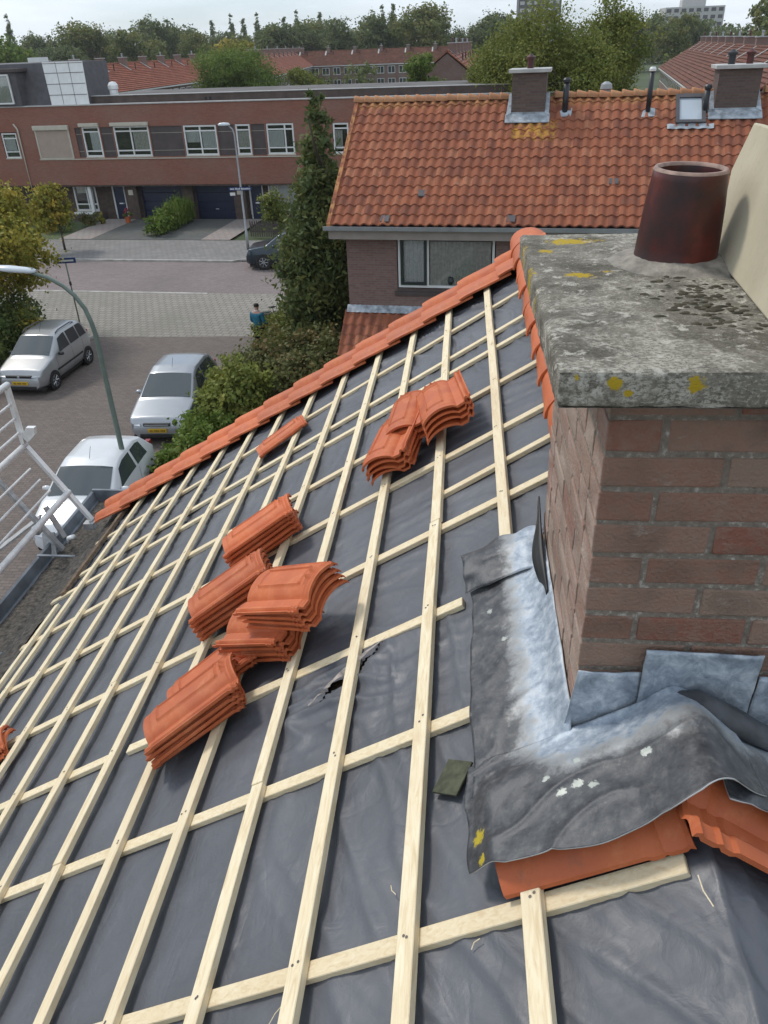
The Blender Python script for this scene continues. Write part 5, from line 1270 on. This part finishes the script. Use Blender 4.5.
    for yy in top['axles']:
        for sgn in (1, -1):
            wl_ = MB().lathe([(.02, -.09), (r*.7, -.09), (r*.92, -.085), (r, -.05), (r, .05), (r*.92, .085), (r*.68, .09), (r*.66, .05)], seg=24, M=Matrix.Rotation(R(90), 3, 'Y')).build('wheel', M_tyre, t, smooth=True, loc=(sgn*(W/2-.085), yy, r))
            rm_ = MB(); s9 = sgn
            rm_.lathe([(r*.68, .07), (r*.64, .095), (r*.60, .06), (r*.2, .05), (.03, .085), (.001, .085)], seg=20, M=Matrix.Rotation(R(90*s9), 3, 'Y'))
            rm_.build('rim', M_rim, wl_, smooth=True)
            sp = MB()
            for k in range(7):
                a = k/7*6.283; sp.tube([(.088*s9, math.cos(a)*.03, math.sin(a)*.03), (.082*s9, math.cos(a)*r*.64, math.sin(a)*r*.64)], .016, 4)
            sp.build('spokes', M_rim, wl_)
            ar = MB()
            ar.grid(16, 2, lambda a, q_: (sgn*(W/2+.004), yy+math.cos(-.15+a*3.44)*(r+.02+.035*q_), r+math.sin(-.15+a*3.44)*(r+.02+.035*q_))); 
            ac = MB().lathe([(.001, -.02), (r+.035, -.02), (r+.035, .0), (.001, .0)], seg=24, M=Matrix.Rotation(R(90), 3, 'Y')).build('wheel_arch', M_black, t, loc=(sgn*(W/2-.012+.012), yy, r+.01))
    if rails:
        for sgn in (1, -1): MB().tube([(sgn*W*.355, ws1+.15, top['h']-.03), (sgn*W*.36, ws1+.3, top['h']+.03), (sgn*W*.36, L-.9, top['h']+.03), (sgn*W*.355, L-.7, top['h']-.03)], .02, 6).build('roof_rail', M_slate, t, smooth=True)
    MB().tube([(0, ws1+.2, top['h']), (0, ws1+.38, top['h']+.22)], .005, 5).build('antenna', M_black, t)
    for sgn in (-.32, .18): MB().tube([(sgn, ws0-.02, top['cowl']+.02), (sgn+.42, ws0+.10, top['cowl']+.10)], .008, 5).build('wiper', M_black, t)
    MB().box(-W/2+.1, W/2-.1, .15, L-.15, .14, .24).build('underbody', M_black, t)
    return t
car('parked_car', 'silver tall hatchback with roof rails parked by the left hedge', (-13.62, 21.8, .015), R(-2.5),
    [(0, .52), (.05, .66), (.14, .80), (.80, .98), (1.55, 1.46), (1.9, 1.53), (3.0, 1.51), (3.2, 1.44), (3.45, 1.0), (3.54, .55)], M_silver, 1.58,
    dict(belt=.92, h=1.53, ws=(.88, 1.52), rear=(3.22, 3.42), side=((1.32, 2.02, .22, .0), (2.10, 2.70, .0, .0), (2.76, 3.22, .0, -.08)), doors=(1.05, 2.05, 2.8), trim=1, lamp=(.62, .76), mir=1.25, axles=(.68, 2.98), cowl=1.0, r=.285), rails=True, grille='wide')
car('parked_car', 'silver compact hatchback parked beside the dark beech hedge', (-8.05, 18.45, .015), R(1.5),
    [(0, .50), (.05, .62), (.16, .74), (.95, .93), (1.75, 1.40), (2.1, 1.49), (3.0, 1.48), (3.4, 1.38), (3.78, .98), (3.88, .55)], M_silver2, 1.67,
    dict(belt=.90, h=1.49, ws=(1.02, 1.72), rear=(3.45, 3.72), side=((1.48, 2.22, .28, .0), (2.30, 3.0, .0, .0), (3.05, 3.38, .0, -.10)), doors=(1.2, 2.25, 3.1), lamp=(.56, .70), mir=1.45, axles=(.78, 3.24), cowl=.94, r=.285))
car('parked_car', 'white two door hatchback parked nearest, behind the aluminium guard', (-8.1, 12.95, .015), R(1.0),
    [(0, .50), (.05, .62), (.16, .74), (.85, .95), (1.60, 1.36), (1.95, 1.46), (2.8, 1.47), (3.2, 1.36), (3.62, .98), (3.72, .55)], M_cwhite, 1.66,
    dict(belt=.92, h=1.46, ws=(.95, 1.62), rear=(3.25, 3.55), side=((1.40, 2.35, .28, .0), (2.45, 3.10, .0, -.12)), doors=(1.15, 2.45), lamp=(.56, .72), mir=1.35, axles=(.74, 3.1), cowl=.97, r=.29))
car('parked_car', 'dark blue sport utility car parked by the picket fence across the street', (-10.35, 38.35, .03), R(-88),
    [(0, .60), (.05, .75), (.16, .95), (.95, 1.08), (1.65, 1.55), (2.1, 1.64), (3.3, 1.62), (3.8, 1.52), (4.2, 1.1), (4.3, .65)], M_cdark, 1.80,
    dict(belt=1.02, h=1.64, ws=(1.02, 1.65), rear=(3.85, 4.15), side=((1.42, 2.3, .24, .0), (2.4, 3.15, .0, .0), (3.2, 3.7, .0, -.1)), doors=(1.2, 2.35, 3.3), lamp=(.74, .88), mir=1.4, axles=(.85, 3.45), cowl=1.1, r=.34))

# ================================================================== PERSON AND BICYCLE
def skin(name, verts, edges, radii, mat, parent, sub=2):
    me = bpy.data.meshes.new(name); me.from_pydata(verts, edges, []); o = bpy.data.objects.new(name, me); C.objects.link(o); o.parent = parent
    me.materials.append(mat)
    sk_ = o.modifiers.new('skin', 'SKIN'); sk_.use_smooth_shade = True
    for i, r_ in enumerate(radii):
        d = me.skin_vertices[0].data[i]; d.radius = r_ if isinstance(r_, tuple) else (r_, r_); d.use_root = (i == 0)
    ss = o.modifiers.new('sub', 'SUBSURF'); ss.levels = sub; ss.render_levels = sub
    return o
pt_ = thing('person', 'person in a teal jacket seen from behind, standing with a bicycle by the hedge', 'person', (-6.95, 25.75, .01), R(-25))
V_ = [(0, 0, .95), (0, 0, 1.12), (0, .01, 1.30), (0, .02, 1.43), (0, .03, 1.52), (0, .05, 1.62), (0, .06, 1.70),
      (-.10, 0, .90), (-.11, .02, .50), (-.11, -.02, .09), (-.11, .13, .04), (.10, 0, .90), (.12, -.04, .50), (.12, -.10, .09), (.12, .05, .04),
      (-.19, .02, 1.41), (-.25, .02, 1.14), (-.22, .22, 1.02), (-.20, .30, 1.01), (.19, .02, 1.41), (.26, .04, 1.14), (.24, .26, 1.04), (.23, .34, 1.03)]
E_ = [(0, 1), (1, 2), (2, 3), (3, 4), (4, 5), (5, 6), (0, 7), (7, 8), (8, 9), (9, 10), (0, 11), (11, 12), (12, 13), (13, 14), (3, 15), (15, 16), (16, 17), (17, 18), (3, 19), (19, 20), (20, 21), (21, 22)]
Rr = [(.15, .11), (.14, .10), (.17, .11), (.13, .09), .05, (.085, .10), (.075, .085), .09, .065, .045, .04, .09, .065, .045, .04, .065, .05, .038, .03, .065, .05, .038, .03]
skin('body', V_, E_, Rr, M_skin, pt_)
skin('jacket', [(0, 0, .88), (0, 0, 1.08), (0, .01, 1.30), (0, .02, 1.44), (-.20, .02, 1.40), (-.26, .02, 1.13), (-.225, .20, 1.02), (.20, .02, 1.40), (.27, .04, 1.13), (.245, .23, 1.04)],
     [(0, 1), (1, 2), (2, 3), (3, 4), (4, 5), (5, 6), (3, 7), (7, 8), (8, 9)], [(.18, .14), (.175, .13), (.20, .135), (.14, .105), .085, .068, .052, .085, .068, .052], M_teal, pt_)
skin('trousers', [(0, 0, .93), (-.10, 0, .86), (-.11, .02, .50), (-.11, -.02, .12), (.10, 0, .86), (.12, -.04, .50), (.12, -.10, .12)], [(0, 1), (1, 2), (2, 3), (0, 4), (4, 5), (5, 6)], [(.16, .12), .105, .08, .065, .105, .08, .065], M_trou, pt_)
skin('hair', [(0, .03, 1.60), (0, .04, 1.68), (0, .05, 1.76)], [(0, 1), (1, 2)], [(.085, .08), (.10, .105), (.07, .075)], M_hair, pt_)
MB().lathe([(.07, 0), (.085, .03), (.07, .05)], (0, .02, 1.48), 12).build('collar', M_white, pt_, smooth=True)
for sx_ in (-.21, .23):
    for k in range(5): MB().tube([(sx_-.02+.012*k, .30, 1.01), (sx_-.02+.012*k, .36+.01*(2-abs(k-2)), 1.0), (sx_-.02+.012*k, .37, .97)], .009, 5).build('finger', M_skin, pt_)
bc = thing('bicycle', 'black bicycle with panniers standing at the corner of the hedge', 'bicycle', (-7.25, 28.1, .01), R(28))
for yy in (0, 1.08):
    wv_ = MB()
    wv_.tube([(yy+.34*math.cos(a*math.pi/12), 0, .345+.34*math.sin(a*math.pi/12)) for a in range(25)], .018, 6, cap=False); wv_ = wv_.build('wheel', M_tyre, bc, smooth=True)
    spk = MB(); [spk.tube([(yy, 0, .345), (yy+.33*math.cos(a*math.pi/8), 0, .345+.33*math.sin(a*math.pi/8))], .003, 3) for a in range(16)]; spk.build('spokes', M_galv, wv_)
MB().tube([(0, 0, .345), (.42, 0, .32), (.30, 0, .85)], .016, 6).tube([(.42, 0, .32), (.90, 0, .80), (.33, 0, .72)], .018, 6).tube([(0, 0, .345), (.32, 0, .74)], .012, 6).tube([(1.08, 0, .345), (.92, 0, .78), (.88, 0, 1.0)], .016, 6).build('frame', M_black, bc, smooth=True)
MB().tube([(.75, -.28, 1.02), (.86, -.2, 1.06), (.88, 0, 1.04), (.86, .2, 1.06), (.75, .28, 1.02)], .013, 6).build('handlebar', M_galv, bc, smooth=True)
MB().lathe([(.001, .06), (.09, .05), (.10, .02), (.06, 0)], (.28, 0, .88), 10, Matrix.Diagonal((1.4, .9, 1))).build('saddle', M_black, bc, smooth=True)
for sgn in (1, -1): MB().box(-.22, .18, .05 if sgn > 0 else -.17, .17 if sgn > 0 else -.05, .40, .74).build('pannier', M_slate, bc, bevel=.03)
MB().box(-.28, .22, -.08, .08, .745, .765).build('carrier', M_black, bc); MB().box(.95, 1.25, -.15, .15, .78, 1.0).build('crate', M_slate, bc)

# ================================================================== PLANTS NEAR THE STREET
t = thing('conifer', 'tall dark conical conifer at the gable corner of the neighbouring house', 'tree', (-4.6, 26.6, 0))
link('trunk', trunkmesh(6.6, .16, 3, 3), t)
g = random.Random(2); bl = []
for i in range(46):
    z = .5+7.6*(i/45); rr = 1.42*(1-((z-.3)/8.1)**2.3)*(.85+.25*g.random()); 
    for k in range(3 if z < 5.5 else 1):
        a = g.uniform(0, 6.28); bl.append((math.cos(a)*rr*.55, math.sin(a)*rr*.55, z, rr*.62, rr*.62, .42))
link('crown', leafmesh('crown', bl, 46000, .085, L_con, 8, shell=.3, cl=.42, per=40, elong=2.4, up=-.1), t)
def hedge(label, loc, blobs, n, size, mat, seed, name='hedge', rz=0, cl=.22):
    t = thing(name, label, 'hedge', loc, rz)
    link('foliage', leafmesh('foliage', blobs, n, size, mat, seed, shell=.5, cl=cl, per=18), t)
    st = MB(); g = random.Random(seed)
    for b_ in blobs[::2]: st.tube([(b_[0], b_[1], 0), (b_[0]+g.uniform(-.2, .2), b_[1]+g.uniform(-.2, .2), b_[2])], [.03, .015], 5)
    st.build('stem', M_bark, t); return t
hedge('big dark reddish green beech hedge mass below the conifer', (0, 0, 0), [(-5.9+.55*i, 22.3-.25*abs(i-2)+.5*(i % 2), .95, .75, .9, .95) for i in range(6)]+[(-6.35+.4*i, 21.2+.25*i, .8, .7, .8, .85) for i in range(5)]+[(-5.0+.5*i, 20.9, 1.0, .7, .7, .8) for i in range(4)], 22000, .075, L_beech, 41)
hedge('mid green leafy hedge beside the second silver car', (0, 0, 0), [(-6.55, 19.9, .85, .55, .7, .85), (-6.2, 19.4, 1.0, .6, .7, .9), (-6.45, 18.8, .8, .5, .7, .8), (-5.9, 20.1, .95, .6, .6, .85)], 8000, .085, L_green, 42)
hedge('bright green low hedge between the parked cars and the roof verge', (0, 0, 0), [(-6.75, 18.0, .55, .5, .6, .6), (-6.6, 17.3, .6, .5, .6, .6), (-6.75, 16.6, .5, .45, .6, .55), (-6.2, 17.6, .7, .5, .7, .6), (-6.3, 16.5, .6, .5, .7, .6), (-6.9, 15.9, .45, .4, .5, .5)], 10000, .07, L_bright, 43)
hedge('clipped grassy green hedge beside the person and bicycle', (0, 0, 0), [(-6.75+.25*i*.4, 25.4+.55*i, .55, .55, .55, .6) for i in range(6)]+[(-6.1, 25.0+.5*i, .6, .6, .5, .6) for i in range(5)], 9000, .06, L_green, 44)
hedge('tall dark clipped hedge behind the left silver car', (0, 0, 0), [(-16.2, 20.5+.62*i, .85, .85, .6, .95) for i in range(12)]+[(-17.1, 21+.8*i, 1.0, .9, .7, 1.0) for i in range(9)], 22000, .08, L_dark, 45)
tr_ = tree('tree', 'yellowing leafy tree at the left edge above the dark hedge', (-17.2, 27.2, 0), 2.6, 2.3, 3.5, 40000, .09, L_yel, 52, .14, nb=16)
tree('tree', 'small light green tree before the brick block bay window', (-21.6, 42.2, .08), 1.5, 1.3, 2.2, 6500, .10, L_yel, 53, .07, nb=8)
bush('shrub', 'yellow flowering shrub under the left yellowing tree', (-15.9, 26.6, 0), 1.0, .8, 1.5, 2600, .09, L_yel, 54)
bush('shrub', 'fresh green bush behind the conifer near the neighbouring gable', (-4.2, 29.5, 0), 1.3, 1.3, 4.4, 4200, .10, L_bright, 55)

# ================================================================== HOUSES BEYOND
def terrace(label, x, y, rz, L, W, ez, rz_h, tile, ch_n, wins=True, dormers=0, gable=(1, 1), step_=5.4, lead=True):
    """row of houses: local x = along the ridge, y = depth"""
    t = thing('terraced_houses', label, 'house', (x, y, 0), rz)
    w_ = MB(); w_.prism([(0, -W/2+.25, 0), (0, W/2-.25, 0), (0, W/2-.25, ez), (0, 0, rz_h-.12), (0, -W/2+.25, ez)], (L, 0, 0)); w_.build('wall', M_bfar, t)
    pl = math.atan2(rz_h-ez, W/2); sl_ = math.hypot(rz_h-ez, W/2)+.15
    for sgn in (1, -1):
        nr = int(sl_/.36); st_ = sl_/nr; pp = [(-.15, 0, 0)]
        for q_ in range(nr): pp += [(-.15, q_*st_, .115), (-.15, (q_+1)*st_, .045)]
        pp.append((-.15, sl_, 0)); r_ = MB().prism(pp, (L+.3, 0, 0)).build('roof', tile, t); r_.location = (0 if sgn > 0 else L, -sgn*(W/2+.12*math.cos(pl)), ez-.12*math.sin(pl)); r_.rotation_euler = (pl, 0, 0 if sgn > 0 else math.pi)
    MB().tube([(-.15, 0, rz_h+.07), (L+.15, 0, rz_h+.07)], .12, 8).build('ridge', tile, t)
    for sgn in (1, -1): MB().box(-.1, L+.1, sgn*(W/2+.02)-.08, sgn*(W/2+.02)+.08, ez-.22, ez-.05).build('gutter', M_white, t)
    k = 0; x = step_/2
    for i in range(ch_n):
        xc_ = (i+.5)*L/ch_n
        c_ = MB().box(xc_-.35, xc_+.35, -.75, .15, rz_h-.6, rz_h+.7).build('chimney', M_bfar, t); MB().box(xc_-.42, xc_+.42, -.82, .22, rz_h+.702, rz_h+.78).build('chimney_cap', M_coping, c_)
        MB().lathe([(.10, 0), (.09, .3), (.14, .32), (.12, .4), (.001, .42)], (xc_, -.3, rz_h+.78), 8).build('chimney_pot', M_galv if i % 2 else M_pot, c_)
        if lead:
            for sgn in (1, -1): MB().prism([(xc_-.75, sgn*.02, rz_h+.14), (xc_-.45, sgn*.02, rz_h+.14), (xc_-.40, sgn*1.5, rz_h+.14-1.5*math.tan(pl)), (xc_-.72, sgn*1.5, rz_h+.14-1.5*math.tan(pl))], (0, 0, .03)).build('lead_flashing', M_coping, c_)
        MB().tube([(xc_+1.4, -1.3, rz_h-1.3*math.tan(pl)), (xc_+1.4, -1.3, rz_h-1.3*math.tan(pl)+.8)], .07, 6).build('vent_pipe', M_black, t)
    if wins:
        n = int(L/2.6)
        for sgn in (-1, 1):
            for lvl, (z0, z1) in enumerate(((3.4, ez-.5), (.7, 2.4))):
                for i in range(n):
                    xx = .8+i*2.6; yy = sgn*(W/2-.25)
                    f_ = MB().box(xx, xx+1.7, yy-.03, yy+.03, z0, z1).build('window', M_white, t)
                    g_ = MB()
                    g_.box(xx+.1, xx+.8, yy-.036, yy+.036, z0+.12, z1-.1).box(xx+.9, xx+1.6, yy-.036, yy+.036, z0+.12, z1-.1)
                    g_.build('pane', M_cglass, f_)
    return t
H90 = math.pi/2
terrace('red tiled terrace running away behind the brick block, at the left', -45.5, 90, R(88), 54, 9.4, 5.4, 8.1, M_fartile, 8)
terrace('red tiled terrace with pale lead strips, middle distance, second from the left', -34.5, 138, R(95), 115, 9.5, 5.5, 8.4, M_fartile, 15)
terrace('long low red terrace facing us in the far centre', -42, 214, R(-4), 38, 9, 5.4, 8.2, M_fartile2, 6)
terrace('small brown gabled house row just behind the brick block parapet', -1.9, 88, R(88), 60, 8.4, 5.2, 8.3, M_fartile, 7)
terrace('dark red terrace running away at the right behind the neighbouring chimney', 19.6, 52, R(81), 78, 9.6, 5.1, 7.9, M_fartile2, 11)
terrace('second dark red terrace behind the right one, only its ridge and chimneys showing', 34, 62, R(83), 74, 9.6, 5.3, 8.4, M_fartile2, 11)
terrace('grey roofed house row at the far right edge', 37, 112, R(5), 40, 10, 6.4, 9.3, M_greytile, 4, lead=False)
terrace('grey roofed row of houses in the far centre left of the big tree', -6, 300, R(2), 34, 10, 6, 9.5, M_greytile, 2, lead=False)
fr_ = thing('flat_roofed_shed', 'low flat roofed outbuildings with white railings beyond the parapet', 'building', (-14, 66, 0))
MB().box(-8, 8, 0, 16, 0, 5.0).build('wall', M_bfar, fr_); MB().box(-8.2, 8.2, -.2, 16.2, 5.002, 5.15).build('roof', M_roofflat, fr_)
for i in range(9): MB().tube([(-7.8+i*1.95, .2, 5.15), (-7.8+i*1.95, .2, 6.0)], .03, 5).build('railing_post', M_white, fr_)
MB().tube([(-7.8, .2, 6.0), (7.8, .2, 6.0)], .03, 5).build('railing', M_white, fr_)
# distant towers
def tower(label, x, y, w_, d_, h_, mat, stripes, floors, name='tower_block'):
    t = thing(name, label, 'building', (x, y, 0))
    MB().box(-w_/2, w_/2, -d_/2, d_/2, 0, h_).build('wall', mat, t); MB().box(-w_*.2, w_*.2, -d_*.2, d_*.2, h_+.01, h_+3).build('roof_house', mat, t)
    n = max(3, int(w_/3.4)); k = 0
    for f_ in range(floors):
        if h_-3.0*(f_+1) < 8 or k > 90: break
        for i in range(n):
            xx = -w_/2+(i+.18)*w_/n; z = h_-3.0*(f_+1)+.8
            MB().box(xx, xx+w_/n*.62, -d_/2-.12, -d_/2-.01, z, z+1.5).build('window', stripes, t); k += 1
    return t
tower('dark tall apartment tower with pale windows on the skyline behind the big tree', 36, 480, 21, 20, 38, M_slate, M_coping, 12)
tower('white long flat block on the skyline at the right', 110, 470, 28, 14, 20, M_coping, M_slate, 5, 'flats')
tower('bluish grey block on the skyline at the far left', -206, 470, 16, 14, 15.0, simple('blue grey render', (.20, .24, .30), .8), M_slate, 3, 'flats')
# ================================================================== TREES BEYOND
def deciduous(label, x, y, rx, zc, rz__, n, size, mat, seed, nb=12, tr_=.2): return tree('tree', label, (x, y, 0), rx, rz__, zc, n, size, mat, seed, tr_, nb=nb)
deciduous('large green tree rising behind the neighbouring roof, left of its chimneys', 4.8, 50, 3.8, 7.0, 4.3, 60000, .085, L_green, 61, 18)
deciduous('broad green tree right beside the large one, above the roof vents', 7.4, 52, 2.8, 7.0, 4.0, 40000, .085, L_green, 62, 12)
deciduous('darker tree filling the gap left of the neighbouring chimney', 1.7, 54, 2.6, 5.4, 3.4, 28000, .085, L_green, 63, 10)
deciduous('bright green spreading tree between the two left red terraces', -27.5, 108, 5.6, 5.8, 4.3, 40000, .15, L_bright, 64, 14)
deciduous('smaller green tree right of the spreading tree behind the parapet', -20.5, 112, 3.4, 4.6, 2.8, 18000, .15, L_green, 65, 9)
deciduous('small yellow green tree left of the brown gable', -3.6, 84, 2.2, 6.0, 2.4, 12000, .13, L_bright, 66, 8)
deciduous('round yellowish tree behind the ridge of the second terrace', -54, 205, 7, 6.5, 4.6, 6000, .5, L_yel, 67, 9)
deciduous('broad green tree behind the first red terrace, far left', -92, 170, 10, 7, 6.5, 9000, .55, L_bright, 68, 12)
deciduous('rounded tree against the white block on the right skyline', 66, 200, 9, 8.5, 6.5, 9000, .5, L_far, 69, 10)
deciduous('yellowish tree right of the white block skyline tree', 86, 205, 9, 7, 5, 7000, .5, L_yel, 70, 10)
# skyline: individual trees, each its own copy
fm = [(leafmesh('crown', blobtree(random.Random(100+i), 6.5, 7, 9.5, 13), 11000, .36, L_far if i % 2 else L_far2, 100+i, cl=.3)) for i in range(5)]
ft = [trunkmesh(10, .35, 5, 200+i) for i in range(3)]
pm = [leafmesh('crown', [(0, 0, 2.5+1.35*k, 1.6*(1-(k/14.)**1.9)+.22, 1.6*(1-(k/14.)**1.9)+.22, 1.5) for k in range(14)], 5000, .36, L_far2, 300+i, cl=.35) for i in range(2)]
pos = []; g = random.Random(77)
sky_lab = []
side = lambda px: 'far left' if px < 130 else 'left' if px < 300 else 'centre left' if px < 430 else 'centre right' if px < 560 else 'right' if px < 680 else 'far right'
# (pixel column of the photo the tree was measured at, distance, height)
T = [(14, 235, 12.5), (33, 220, 13.5), (62, 250, 14), (75, 225, 11.5), (118, 240, 14.5), (132, 215, 12), (152, 232, 16), (178, 240, 15.5), (196, 225, 14.5), (214, 240, 17.0), (232, 255, 16), (246, 235, 13), (268, 262, 14.5), (286, 275, 13.5), (305, 262, 14), (322, 240, 15.5), (341, 255, 15), (358, 245, 16), (378, 285, 13), (395, 230, 15.5), (412, 262, 14), (434, 225, 16.5), (452, 245, 13.5), (470, 290, 13), (487, 240, 15), (506, 262, 14), (592, 285, 14), (608, 262, 15.5), (636, 245, 13.5), (655, 262, 12), (728, 262, 15), (741, 235, 17.5), (757, 250, 18), (775, 240, 17)]
tint = ['broad', 'rounded', 'dense', 'loose', 'low', 'high crowned', 'bushy']
for i, (px, Yd, h_) in enumerate(T):
    a = yaw*-1+math.atan((px-384)/783.1/math.cos(pit)*.90)
    x_, y_ = math.tan(a)*Yd, Yd
    t = thing('tree', '%s green skyline tree, number %d' % ('x', i), 'tree', (x_, y_, 0), g.uniform(0, 6.28), 'trees along the skyline')
    link('crown', fm[i % 5], t); link('trunk', ft[i % 3], t); k_ = h_/15.5; w_ = g.uniform(.85, 1.2); t.scale = (k_*w_, k_*w_, k_)
    pos.append((px, t))
names_ = ['olive', 'dark', 'grey green', 'dull green', 'deep green']
for i, (px, t) in enumerate(pos):
    ln = ['terrace roofs at the left', 'row of poplars', 'white clad dormer', 'brown gabled house', 'dark tower', 'neighbouring chimney', 'white skyline block']
    t['label'] = '%s %s skyline tree, %s of the %d broad ones counted from the left' % (names_[i % 5], tint[i % 7], ['first', 'second', 'third', 'fourth', 'fifth', 'sixth', 'seventh', 'eighth', 'ninth', 'tenth', 'eleventh', 'twelfth', 'thirteenth', 'fourteenth', 'fifteenth', 'sixteenth', 'seventeenth', 'eighteenth', 'nineteenth', 'twentieth', 'twenty first', 'twenty second', 'twenty third', 'twenty fourth', 'twenty fifth', 'twenty sixth', 'twenty seventh', 'twenty eighth', 'twenty ninth', 'thirtieth', 'thirty first', 'thirty second', 'thirty third', 'last'][i], len(pos))
PO = [(97, 300, 21.5, 'lone slender poplar standing above the far left treetops'), (260, 330, 19.0, 'slender poplar, leftmost of the skyline row of four'), (276, 330, 20.0, 'slender poplar, second from the left in the skyline row of four'), (286, 332, 19.2, 'slender poplar, third from the left in the skyline row of four'), (297, 330, 20.0, 'slender poplar, rightmost of the skyline row of four'), (319, 310, 18.5, 'short poplar just right of the skyline row of four'), (329, 310, 19.5, 'slender poplar further right of the skyline row, left of centre'), (348, 315, 19.6, 'single poplar in the middle of the skyline before the gap'), (398, 300, 19.5, 'poplar, left one of the close pair at the centre'), (407, 300, 20.5, 'poplar, right one of the close pair at the centre'), (503, 330, 17.5, 'thin poplar tip left of the dark tower')]
for i, (px, Yd, h_, lab) in enumerate(PO):
    a = -yaw+math.atan((px-384)/783.1/math.cos(pit)*.90)
    t = thing('poplar', lab, 'tree', (math.tan(a)*Yd, Yd, 0), g.uniform(0, 6.28), 'poplars on the skyline')
    link('crown', pm[i % 2], t); link('trunk', ft[i % 3], t); t.scale = (.95, .95, h_/20.5)
# the wood behind them reads as one mass
bl = []; g = random.Random(9)
for i in range(150):
    x_ = -250+i*3.6; y_ = 330+g.uniform(-14, 14); bl.append((x_, y_, 5.2, 6.5, 5, 5.8+g.uniform(-1.2, 1.4)))
o = link('woodland', leafmesh('woodland', bl, 90000, .8, L_far2, 90, shell=.5, cl=.25)); tag(o, 'dense distant wood closing the horizon behind the houses', 'woodland', kind='stuff')
bl = [(-200+i*5.5, 205+g.uniform(-30, 30), 2.3, 4, 4, 2.4+g.uniform(-.8, 1.6)) for i in range(70)]
o = link('scrub', leafmesh('scrub', bl, 26000, .6, L_far, 91, shell=.5, cl=.25)); tag(o, 'garden greenery filling the ground between the far houses', 'greenery', kind='stuff')
# ================================================================== THE AIR
q = NT('air'); q.t.nodes.remove(q.p); pv = q.n('ShaderNodeVolumePrincipled'); pv.inputs['Color'].default_value = (.95, .97, 1, 1); pv.inputs['Density'].default_value = .00019; pv.inputs['Anisotropy'].default_value = .3
q.l(pv.outputs[0], q.out.inputs['Volume'])
hz = MB().box(-950, 950, -250, 1550, -2, 46).build('haze', q.m); tag(hz, kind='stuff')
